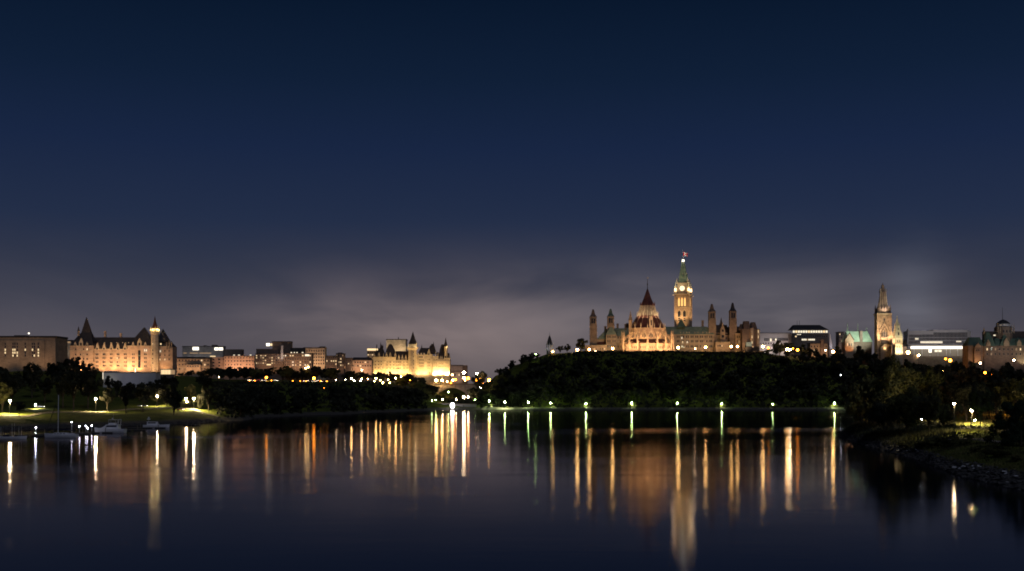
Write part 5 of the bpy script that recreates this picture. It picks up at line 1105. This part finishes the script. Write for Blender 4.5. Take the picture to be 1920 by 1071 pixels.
LIMC = [(870, 742), (885, 730), (900, 722), (915, 700), (925, 690), (940, 682), (955, 674), (975, 664), (990, 660), (1000, 657), (1012, 662), (1030, 672), (1080, 672), (1100, 669), (1430, 668), (1445, 664), (1460, 662), (1500, 662), (1520, 664), (1545, 668), (1570, 670), (1600, 664), (1640, 668), (1680, 676), (1700, 672), (1760, 677), (1800, 684), (1850, 676), (1900, 678), (2000, 670)]
scatter(42, 905, 1600, 1146, 1158, 8, 16, LIMC, 'dark leafy tree among those crowding the steep bluff', 'trees on the wooded bluff', bare=.08, wf=(.45, .65), dmin=.62)
scatter(120, 905, 1600, 1152, 1192, 8, 17, LIMC, '', None, bare=.08, wf=(.45, .65), dmin=.58, stuff=True)
scatter(12, 925, 1010, 1196, 1240, 7, 12, LIMC, 'dark tree on the left shoulder of the bluff', 'trees on the shoulder of the bluff', bare=.12, wf=(.42, .6), level='mid')
T(982, 1222, 9, 4.5, 'rounded tree on the crest, left one of two', bare=.2); T(999, 1222, 9, 4.6, 'rounded tree on the crest, right one of two', bare=.2)
T(1090, 1214, 17, 7.6, 'green lit tree standing alone left of the leftmost ventilation tower', bare=.18); T(1050, 1216, 9, 4.6, 'low tree right of the spired rotunda', bare=.15); T(1063, 1216, 10, 4.4, 'low dark tree between the rotunda and the lit green tree', bare=.15)
# crest trees right
for u, Y, h, w_, lb in ((1462, 1270, 14, 8, 'broad dark tree on the crest above the twin lamps, left part'), (1478, 1290, 15, 9, 'broad dark tree on the crest above the twin lamps'), (1506, 1275, 13, 6, 'dark tree right of the crest lamps'), (1516, 1262, 11, 6, 'dark tree below the stone pier'),
                        (1530, 1262, 10, 5, 'dark tree in front of the low stone building'), (1571, 1290, 14, 7, 'dark tree right of the pointed sail roof'), (1612, 1270, 17, 8, 'ivy-dark tree in front of the green-roofed block'), (1626, 1280, 14, 7, 'dark tree at the right half of the green-roofed block'), (1662, 1265, 13, 6, 'dark tree at the foot of the broad stone tower'),
                        (1795, 1255, 19, 8, 'dark tree in front of the right end of the glass block'), (1747, 1250, 11, 6, 'dark rounded tree below the glass lobby'), (1730, 1250, 11, 6, 'dark rounded tree below the glowing canopy'), (1886, 1235, 17, 9, 'dark round tree in front of the domed building'), (1862, 1225, 13, 7, 'dark tree left of the round one before the domed building'), (1912, 1200, 12, 7, 'dark tree before the domed building at the edge'), (1824, 1262, 17, 6, 'dark tree hiding the left foot of the domed building'), (1700, 1262, 13, 6, 'dark tree right below the slim white spire'), (1714, 1264, 12, 6, 'dark tree below the left end of the glowing canopy'), (1764, 1262, 12, 6, 'dark tree below the middle of the glass block'), (1640, 1275, 15, 5, 'dark tree filling the gap left of the broad stone tower')):
    T(u, Y, h * 1.3, w_ * 1.05, lb, bare=.12)
scatter(30, 1580, 1960, 1150, 1245, 9, 15, LIMC, 'dark tree on the slope below the right-hand blocks', 'trees on the right slope', bare=.1, wf=(.45, .62), dmin=.62)
scatter(50, 1660, 2010, 1190, 1250, 15, 25, LIMC, '', None, bare=.1, wf=(.3, .42), dmin=.5, stuff=True)
scatter(45, 1440, 1620, 1176, 1245, 6, 14, LIMC, '', None, bare=.08, wf=(.45, .62), dmin=.4, stuff=True)
LIME = [(1430, 656), (1455, 646), (1490, 646), (1500, 652), (1515, 654), (1530, 658), (1560, 662), (1600, 656), (1640, 660), (1680, 668)]
scatter(16, 1436, 1660, 1206, 1250, 7, 14, LIME, 'dark tree on the crest right of the long stone building', 'trees on the right crest', bare=.1, wf=(.4, .55), level='mid', dmin=.6)
scatter(60, 1580, 2010, 1150, 1245, 9, 15, LIMC, '', None, bare=.1, wf=(.45, .62), dmin=.55, stuff=True)
# near right bank
LIMD = [(1560, 800), (1585, 748), (1600, 716), (1640, 690), (1740, 690), (1765, 704), (1790, 716), (1830, 722), (1900, 722), (2000, 720)]
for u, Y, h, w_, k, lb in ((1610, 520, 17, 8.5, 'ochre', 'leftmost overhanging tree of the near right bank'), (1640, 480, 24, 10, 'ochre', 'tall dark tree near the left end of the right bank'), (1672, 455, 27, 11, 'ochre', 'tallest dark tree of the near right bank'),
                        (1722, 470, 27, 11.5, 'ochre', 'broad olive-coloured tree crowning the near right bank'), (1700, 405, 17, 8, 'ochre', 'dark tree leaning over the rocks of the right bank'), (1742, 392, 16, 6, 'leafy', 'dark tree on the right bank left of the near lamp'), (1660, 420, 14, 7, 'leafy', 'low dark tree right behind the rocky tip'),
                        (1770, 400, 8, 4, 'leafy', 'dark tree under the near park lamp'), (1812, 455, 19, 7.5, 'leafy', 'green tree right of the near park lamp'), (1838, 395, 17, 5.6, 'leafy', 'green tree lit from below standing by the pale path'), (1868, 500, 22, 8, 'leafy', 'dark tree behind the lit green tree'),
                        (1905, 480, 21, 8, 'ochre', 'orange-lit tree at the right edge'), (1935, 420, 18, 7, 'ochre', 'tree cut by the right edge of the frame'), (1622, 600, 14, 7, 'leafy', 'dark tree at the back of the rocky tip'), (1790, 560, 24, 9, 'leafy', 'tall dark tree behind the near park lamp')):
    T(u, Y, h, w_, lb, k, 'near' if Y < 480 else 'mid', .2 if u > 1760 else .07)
T(1888, 318, 11.5, 5.4, 'dark spreading conifer in front of the pale path', 'conifer', 'near', .1); T(1915, 300, 12, 5.4, 'dark conifer at the right edge in front of the path', 'conifer', 'near', .1)
scatter(20, 1640, 2000, 560, 1080, 14, 24, LIMD, 'dark tree in the wood behind the near right bank', 'trees behind the right bank', level='mid', bare=.12, wf=(.4, .55))
woodland()
# shrubs beside the waterside lamps
sr = random.Random(5)
for i, (x, y, D) in enumerate([l for l in LAMPS if 1130 <= l[2] <= 1152 and l[1] > 750 and l[0] > 900]):
    for k in range(2 if i > 3 else 1):
        hh = sr.uniform(4.2, 6.8) if i > 3 else 2.6; X_, Y_ = at(x + sr.uniform(2, 6) * (-1 if k else 1), D + 3.2 + k * .6)
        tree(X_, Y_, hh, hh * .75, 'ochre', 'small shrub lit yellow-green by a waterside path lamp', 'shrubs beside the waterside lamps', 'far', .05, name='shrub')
# bushes along the near bank
for i, (u, Y, h) in enumerate(((1722, 352, 2.2), (1733, 350, 2.4), (1745, 345, 2.6), (1757, 340, 2.8), (1768, 335, 2.8), (1780, 330, 2.2), (1808, 322, 2.4), (1828, 300, 2.0), (1852, 290, 1.8), (1868, 283, 2), (1884, 280, 2.2), (1905, 270, 2), (1690, 372, 2), (1792, 342, 2), (1818, 345, 1.6), (1703, 362, 2.4))):
    X_, Y_ = at(u, Y); tree(X_, Y_, h, h * 1.1, 'ochre', 'low olive bush on the rocky near bank', 'bushes on the near bank', 'mid', .02, name='bush')

# undergrowth and grass: uncountable
def tufts(name, regions, m, sz, kind='undergrowth', seed=1, blade=False):
    r = random.Random(seed); vs = []; fs = []
    for (n, u0, u1, y0, y1, zmin, zmax, s) in regions:
        for _ in range(n):
            u = r.uniform(u0, u1); Y = r.uniform(y0, y1); z = ground(u, Y)
            if not zmin < z < zmax: continue
            x = (u - CX) * Y / F
            for k in range(4):
                a = r.uniform(0, 6.28); q = s * r.uniform(.5, 1.3); dx, dy = math.cos(a) * q, math.sin(a) * q; ox, oy = r.uniform(-s, s), r.uniform(-s, s); o = len(vs)
                if blade: vs += [(x + ox - dx * .22, Y + oy - dy * .22, z - .05), (x + ox + dx * .22, Y + oy + dy * .22, z - .05), (x + ox + dx * .5, Y + oy + dy * .5, z + q * 1.5)]; fs.append((o, o + 1, o + 2)); continue
                vs += [(x + ox - dx * .5, Y + oy - dy * .5, z - .1), (x + ox + dx * .5, Y + oy + dy * .5, z - .1), (x + ox + dx * .6 - dy * .4, Y + oy + dy * .6 + dx * .4, z + q * 1.1), (x + ox - dx * .3 - dy * .3, Y + oy - dy * .3 + dx * .3, z + q * .9)]
                fs.append((o, o + 1, o + 2, o + 3))
    me = bpy.data.meshes.new(name); me.from_pydata(vs, [], fs); me.materials.append(m); tag(link(name, me), kind='stuff', cat=kind)
tufts('undergrowth', [(5000, 905, 1600, 1143, 1196, 2, 57.6, 1.5), (2600, 400, 800, 740, 1180, 1.5, 26, 1.6), (1600, 1580, 1960, 1140, 1250, 2, 40, 1.5), (500, 840, 930, 1150, 1300, 3, 30, 1.1)], LEAF, 1)
tufts('bank_undergrowth', [(7000, 1585, 1790, 350, 620, 1.2, 9, .75), (3000, 1580, 2000, 480, 1100, 3, 30, 1.1)], LEAF, 1, 'undergrowth', 8, True)
tufts('bank_grass', [(11000, 1600, 1990, 245, 480, 1.7, 8, .42), (1200, -100, 420, 575, 760, .8, 3, .3)], LEAF2, 1, 'grass', 2, True)
tufts('crest_shrubs', [(1500, 1080, 1440, 1191, 1197, 50, 60, .9)], LEAF, 1, 'undergrowth', 3)

# rocks
def rock_verts(r, x, y, z, s):
    b = MB(); pts = [Vector((r.uniform(-1, 1), r.uniform(-1, 1), r.uniform(-.7, .7))).normalized() * r.uniform(.7, 1.1) for _ in range(9)]
    bm_v = []; import bmesh
    bm = bmesh.new()
    for p in pts: bm.verts.new((x + p.x * s, y + p.y * s * .8, z + p.z * s * .65))
    bmesh.ops.convex_hull(bm, input=bm.verts); bm.verts.index_update()
    vs = [tuple(v.co) for v in bm.verts]; fs = [tuple(v.index for v in f.verts) for f in bm.faces]; bm.free(); return vs, fs
rr = random.Random(9); b = MB()
for _ in range(1500):
    u = rr.uniform(1572, 1985); Yn = lerp_table(NEAR, u); Y = Yn + rr.uniform(-1.5, 18) ** 1.0
    x, y = at(u, Y); z = ground(u, Y); s = rr.uniform(.25, .95)
    v, f = rock_verts(rr, x, y, z + s * .15, s); b.add(v, f)
for _ in range(700):
    u = rr.uniform(-60, 470); Yn = lerp_table([(-700, 470), (0, 571), (100, 597), (200, 628), (300, 657), (363, 690), (420, 735), (500, 846)], u); Y = Yn + rr.uniform(-1, 9)
    x, y = at(u, Y); z = ground(u, Y); s = rr.uniform(.3, .9); v, f = rock_verts(rr, x, y, z + .1, s); b.add(v, f)
for _ in range(700):
    u = rr.uniform(905, 1640); Y = rr.uniform(1116, 1125); x, y = at(u, Y); s = rr.uniform(.3, .9); v, f = rock_verts(rr, x, y, ground(u, Y) + .1, s); b.add(v, f)
tag(b.obj('shore_rocks', ROCK), cat='rocks', kind='stuff')
PALE = mat('pale_rock', (.34, .34, .35), (.5, .5, .5), scale=1, bump=.4)
for i in range(22):
    u = rr.uniform(1660, 1950); Y = lerp_table(NEAR, u) + rr.uniform(2, 15); x, y = at(u, Y); s = rr.uniform(.6, 1.1); b = MB(); v, f = rock_verts(rr, 0, 0, 0, s); b.add(v, f)
    o = b.obj('boulder', PALE); o.location = (x, y, ground(u, Y) + s * .3); tag(o, 'pale boulder among the dark shore rocks of the near bank', 'rock', 'pale boulders on the near bank')

# ------------------------------------------------------------------ boats and docks
def hull_mesh(Lh, Bm, fb, rocker=.35, n=14, flare=1.15, stern=.75):
    b = MB(); rings = []
    for i in range(n + 1):
        t = i / n; x = -Lh / 2 + Lh * t
        wd = Bm / 2 * (stern + (1 - stern) * math.sin(min(t / .45, 1) * math.pi / 2)) * (1 if t < .45 else math.cos((t - .45) / .55 * math.pi / 2) ** .75 + .01)
        sh = fb * (1 + rocker * max(0, t - .3) ** 2 * 1.6); xo = (t - .5) * .9 if t > .5 else 0
        rings.append([(x, 0, -.45), (x + xo * .2, wd * .62, -.25), (x + xo * .7, wd * .9, sh * .45), (x + xo, wd, sh), (x + xo, wd * .93, sh + .02), (x + xo, 0, sh + .08)])
    vs = [p for r in rings for p in r]; m_ = len(rings[0])
    fs = [(i * m_ + j, (i + 1) * m_ + j, (i + 1) * m_ + j + 1, i * m_ + j + 1) for i in range(n) for j in range(m_ - 1)]
    vs2 = [(x, -y, z) for x, y, z in vs]; fs2 = [tuple(reversed(f)) for f in fs]
    b.add(vs, fs); b.add(vs2, fs2)
    b.add([rings[0][j] for j in range(6)] + [(x, -y, z) for x, y, z in rings[0]], [(0, 6, 7, 1), (1, 7, 8, 2), (2, 8, 9, 3), (3, 9, 10, 4), (4, 10, 11, 5)])
    return b
def boat_root(name, label, u, Y, rz): x, y = at(u, Y); return thing(name, label, 'boat', (x, y, 0), rz)
# sailboat, bow to the left
t = boat_root('sailboat', 'white sailing yacht with a tall bare mast and navy boom cover at the dock', 115, 487, R(180 - 4))
hull_mesh(13.6, 3.6, 1.35).obj('hull', HULL, t)
b = MB(); b.frus(-3.2, 3.4, -1.15, 1.15, 1.36, -2.8, 2.6, -.9, .9, 1.95); b.frus(-5.4, -3.2, -1.2, 1.2, 1.36, -5.3, -3.3, -1.1, 1.1, 1.7); b.obj('cabin', HULL, t)
for x in (-2, -.7, .6, 1.8):
    for s in (-1, 1): b = MB(); b.box(x, x + .8, s * 1.04 - .06, s * 1.04 + .06, 1.52, 1.8); b.obj('cabin_window', GLASS, t)
b = MB(); b.bar((1.4, 0, 1.4), (1.2, 0, 17.6), .17, .13, 7); b.bar((1.3, -1.1, 11), (1.3, 1.1, 11), .05); b.bar((1.3, -.9, 6.5), (1.3, .9, 6.5), .05); m_ = b.obj('mast', WHITE, t)
b = MB(); b.bar((1.2, 0, 17.4), (6.9, 0, 1.6), .035); b.bar((1.2, 0, 17.4), (-6.6, 0, 1.6), .02)
for s in (-1, 1): b.bar((1.25, 0, 16), (1.3, s * 1.1, 11), .02); b.bar((1.3, s * 1.1, 11), (1.2, s * 1.7, 1.5), .02)
b.bar((6.5, 0, 2.0), (2.4, 0, 13.6), .07); b.obj('rigging', METAL, t)
b = MB(); b.bar((1.3, 0, 3.0), (-4.2, 0, 3.1), .08); b.obj('boom', WHITE, t); b = MB(); b.bar((1.1, 0, 3.2), (-4, 0, 3.3), .32, .2, 8); b.frus(-5.6, -2.6, -1.3, 1.3, 2.7, -5.4, -3, -1.1, 1.1, 3.0); b.obj('sail_cover', NAVY, t)
b = MB()
for x in (-6, -4, -2, 0, 2, 4, 6):
    for s in (-1, 1): b.bar((x, s * (1.55 if abs(x) < 4 else 1.0), 1.4), (x, s * (1.5 if abs(x) < 4 else .95), 2.1), .025)
b.obj('guard_rail', METAL, t)
# motor cruiser, bow left
t = boat_root('motor_cruiser', 'white cabin cruiser with flying bridge and radar arch, second boat of the dock', 207, 540, R(180 - 2))
hull_mesh(14.0, 4.4, 1.7, .5, stern=.92).obj('hull', HULL, t)
b = MB(); b.frus(-4.3, 4.6, -1.7, 1.7, 1.75, -4.2, 1.4, -1.45, 1.45, 3.6); b.box(-4.6, 1.6, -1.7, 1.7, 3.6, 3.75); b.obj('cabin', HULL, t)
for s in (-1, 1): b = MB(); b.frus(-3.4, 1.7, s * 1.62 - .05, s * 1.62 + .05, 2.7, -3.4, 1.0, s * 1.52 - .05, s * 1.52 + .05, 3.35); b.obj('cabin_window', GLASS, t)
b = MB(); b.frus(2.9, 3.3, -1.2, 1.2, 2.55, 1.6, 2.2, -1.2, 1.2, 3.3); b.obj('windscreen', GLASS, t)
b = MB(); b.frus(-2.6, .6, -1.4, 1.4, 3.75, -2.6, .2, -1.3, 1.3, 4.5); b.box(-2.9, .5, -1.4, 1.4, 5.9, 6.02)
for x in (-2.8, .3):
    for s in (-1, 1): b.bar((x, s * 1.3, 4.3), (x, s * 1.3, 5.9), .045)
b.obj('flying_bridge', HULL, t)
b = MB()
for s in (-1, 1): b.bar((-4.1, s * 1.6, 3.7), (-4.5, s * 1.4, 6.1), .12)
b.bar((-4.5, -1.4, 6.1), (-4.5, 1.4, 6.1), .12); b.bar((-4.5, 1.4, 6.05), (-.6, 1.3, 5.98), .05); b.bar((-4.5, -1.4, 6.05), (-.6, -1.3, 5.98), .05); b.ball(-1, 0, 6.5, .35, 8); b.bar((-1.6, .4, 6), (-1.6, .4, 8.6), .03); b.obj('radar_arch', WHITE, t)
b = MB()
for x in (1, 2.5, 4, 5.5, 6.8):
    q = 2.0 if x < 3 else 1.5 if x < 5 else .7
    for s in (-1, 1): b.bar((x, s * q, 1.9), (x, s * q, 2.7), .03)
for s in (-1, 1): b.bar((1, s * 2, 2.7), (5, s * 1.6, 2.75), .03); b.bar((5, s * 1.6, 2.75), (7.2, 0, 2.85), .03)
b.obj('bow_rail', METAL, t)
# small motorboat, bow right
t = boat_root('motorboat', 'low white motorboat with a small wheelhouse, rightmost of the moored boats', 293, 612, R(2))
hull_mesh(13.0, 3.6, 1.35, .3, stern=.9).obj('hull', HULL, t)
b = MB(); b.frus(-4.6, 1.4, -1.35, 1.35, 1.4, -4.4, .4, -1.15, 1.15, 3.0); b.box(-4.8, .6, -1.3, 1.3, 3.0, 3.12); b.obj('cabin', HULL, t)
for s in (-1, 1): b = MB(); b.box(-4, 0, s * 1.22 - .06, s * 1.22 + .06, 2.2, 2.8); b.obj('cabin_window', GLASS, t)
b = MB(); b.bar((-3.9, 0, 3.1), (-3.9, 0, 5.4), .08); b.ball(-3.9, 0, 5.2, .45, 8); b.frus(-4.6, -3.2, -.9, .9, 4.2, -4.5, -3.3, -.8, .8, 4.7); b.obj('mast', WHITE, t)
# pontoon boat with canopy
t = boat_root('canopy_boat', 'low open boat under a flat canopy on thin posts, leftmost boat', 24, 472, R(3))
hull_mesh(10.4, 3.2, .95, .3, stern=.95).obj('hull', HULL, t)
b = MB()
for x in (-4.2, .2, 2.9):
    for s in (-1, 1): b.bar((x, s * 1.3, .9), (x, s * 1.3, 5.0 if x != .2 else 6.2), .07)
b.obj('canopy_posts', WHITE, t); b = MB(); b.box(-5.6, 4.2, -1.6, 1.6, 5.0, 5.12); b.obj('canopy', COPPERD, t); b = MB(); b.frus(-3.6, -1, -1, 1, .96, -3.4, -1.2, -.9, .9, 1.7); b.frus(.6, 2, -1, 1, .96, .7, 1.9, -.9, .9, 1.5); b.obj('seats', NAVY, t)
t = boat_root('dinghy', 'small grey dinghy lying low in front of the canopy boat', 8, 452, R(-4)); hull_mesh(7.5, 2.2, .5, .2, stern=.9).obj('hull', S_GREY, t); b = MB(); b.box(-1.6, -1.2, -.9, .9, .35, .6); b.box(.6, 1, -.85, .85, .35, .6); b.obj('thwart', WOOD, t)
# docks
def dock(u, Y, Lh, Wd, rz, label):
    x, y = at(u, Y); t = thing('floating_dock', label, 'dock', (x, y, 0), rz); b = MB()
    k = int(Lh / .9)
    for i in range(k): b.box(-Lh / 2 + i * Lh / k, -Lh / 2 + (i + .93) * Lh / k, -Wd / 2, Wd / 2, .48, .58)
    b.obj('deck', WOOD, t); b = MB()
    for i in range(4): b.box(-Lh / 2 + Lh * (i + .1) / 4, -Lh / 2 + Lh * (i + .9) / 4, -Wd / 2 + .1, Wd / 2 - .1, -.2, .47)
    b.obj('floats', METAL, t)
    for i in range(3):
        b = MB(); b.cyl(-Lh / 2 + Lh * (i + .5) / 3, Wd / 2 + .25, .16, .15, -1.5, 2.4, 8); b.cyl(-Lh / 2 + Lh * (i + .5) / 3, Wd / 2 + .25, .2, .02, 2.4, 2.65, 8); b.obj('pile', WOOD, t)
dock(58, 498, 26, 2.4, R(8), 'floating dock between the canopy boat and the sailboat'); dock(118, 513, 24, 2.4, R(8), 'floating dock behind the sailboat'); dock(165, 530, 22, 2.4, R(14), 'floating dock between the sailboat and the cruiser')
dock(222, 566, 26, 2.4, R(14), 'floating dock behind the cruiser'); dock(263, 598, 26, 2.4, R(12), 'floating dock left of the rightmost motorboat'); dock(360, 648, 9, 3.0, R(0), 'small square raft alone in front of the shore'); dock(-30, 478, 26, 2.4, R(8), 'floating dock at the left edge of the frame')
x, y = at(90, 540); 
for i, (u, Y, h) in enumerate(((67.4, 512, 2.6), (134.5, 530, 4.5), (149, 528, 2.6), (161, 540, 2.4), (172, 545, 2.5), (164, 535, 1.6))):
    x, y = at(u, Y); t = thing('dock_light', 'small white bollard light on the docks by the sailboat', 'dock light', (x, y, .5), 0, 'bollard lights on the docks'); b = MB(); b.cyl(0, 0, .12, .1, 0, h, 6); b.obj('post', WHITE, t); b = MB(); b.ball(0, 0, h + .15, .2, 8); b.obj('lamp_globe', lit('dock_lamp', (.85, .85, 1), 60), t)
# channel marker
x, y = at(1589.5, 505); t = thing('channel_marker', 'small lit white marker post in the water at the rocky tip', 'marker', (x, y, 0)); b = MB(); b.cyl(0, 0, .45, .35, -.3, .5, 8); b.cyl(0, 0, .12, .1, .5, 2.1, 6); b.obj('buoy', WHITE, t); b = MB(); b.ball(0, 0, 2.25, .2, 8); b.obj('light', lit('dock_lamp', (1, 1, 1), 26), t)
# cars along the road and park
def car(u, Y, rz, ci, label, group):
    x, y = at(u, Y); t = thing('parked_car', label, 'car', (x, y, gz(x, y) + .35), rz, group)
    b = MB(); b.frus(-2.2, 2.2, -.88, .88, .3, -2.15, 2.15, -.85, .85, .85); b.obj('body', CARS[ci], t); b = MB(); b.frus(-1.5, 1.2, -.8, .8, .86, -1.0, .6, -.66, .66, 1.42); b.obj('cabin', GLASS, t)
    for sx in (-1.35, 1.35):
        for sy in (-.8, .8): b = MB(); b.bar((sx, sy - .1, .32), (sx, sy + .1, .32), .32, n=10); b.obj('wheel', METAL, t)
    for sy in (-.6, .6): b = MB(); b.ball(2.16, sy, .65, .16, 6); b.obj('headlight', lit('headlight', (1, .85, .65), 14), t)
    for sy in (-.6, .6): b = MB(); b.ball(-2.17, sy, .7, .12, 6); b.obj('tail_light', lit('tail_light', (1, .08, .05), 7), t)
cr = random.Random(4)
for i, u in enumerate([466, 471, 475.5, 480, 486, 491, 497, 514, 518.5, 566, 571, 576, 583, 590, 596, 604, 608]):
    car(u, 1112 + (i % 3) * 3, R(cr.choice((-65, -75, -90, 90))), i % 5, 'parked car glinting under the orange lamps on the road', 'cars parked along the upper road')
for i, (u, Y) in enumerate(((339, 742), (76, 735), (263, 790), (270, 792))): car(u, Y, R(cr.uniform(-40, 20)), (1, 0, 3, 4)[i], ['red car parked under the dense dark tree by the curving path', 'silver car parked behind the sailboat under dark trees', 'white car on the pale path beneath the trees', 'blue car on the pale path beneath the trees'][i], None)
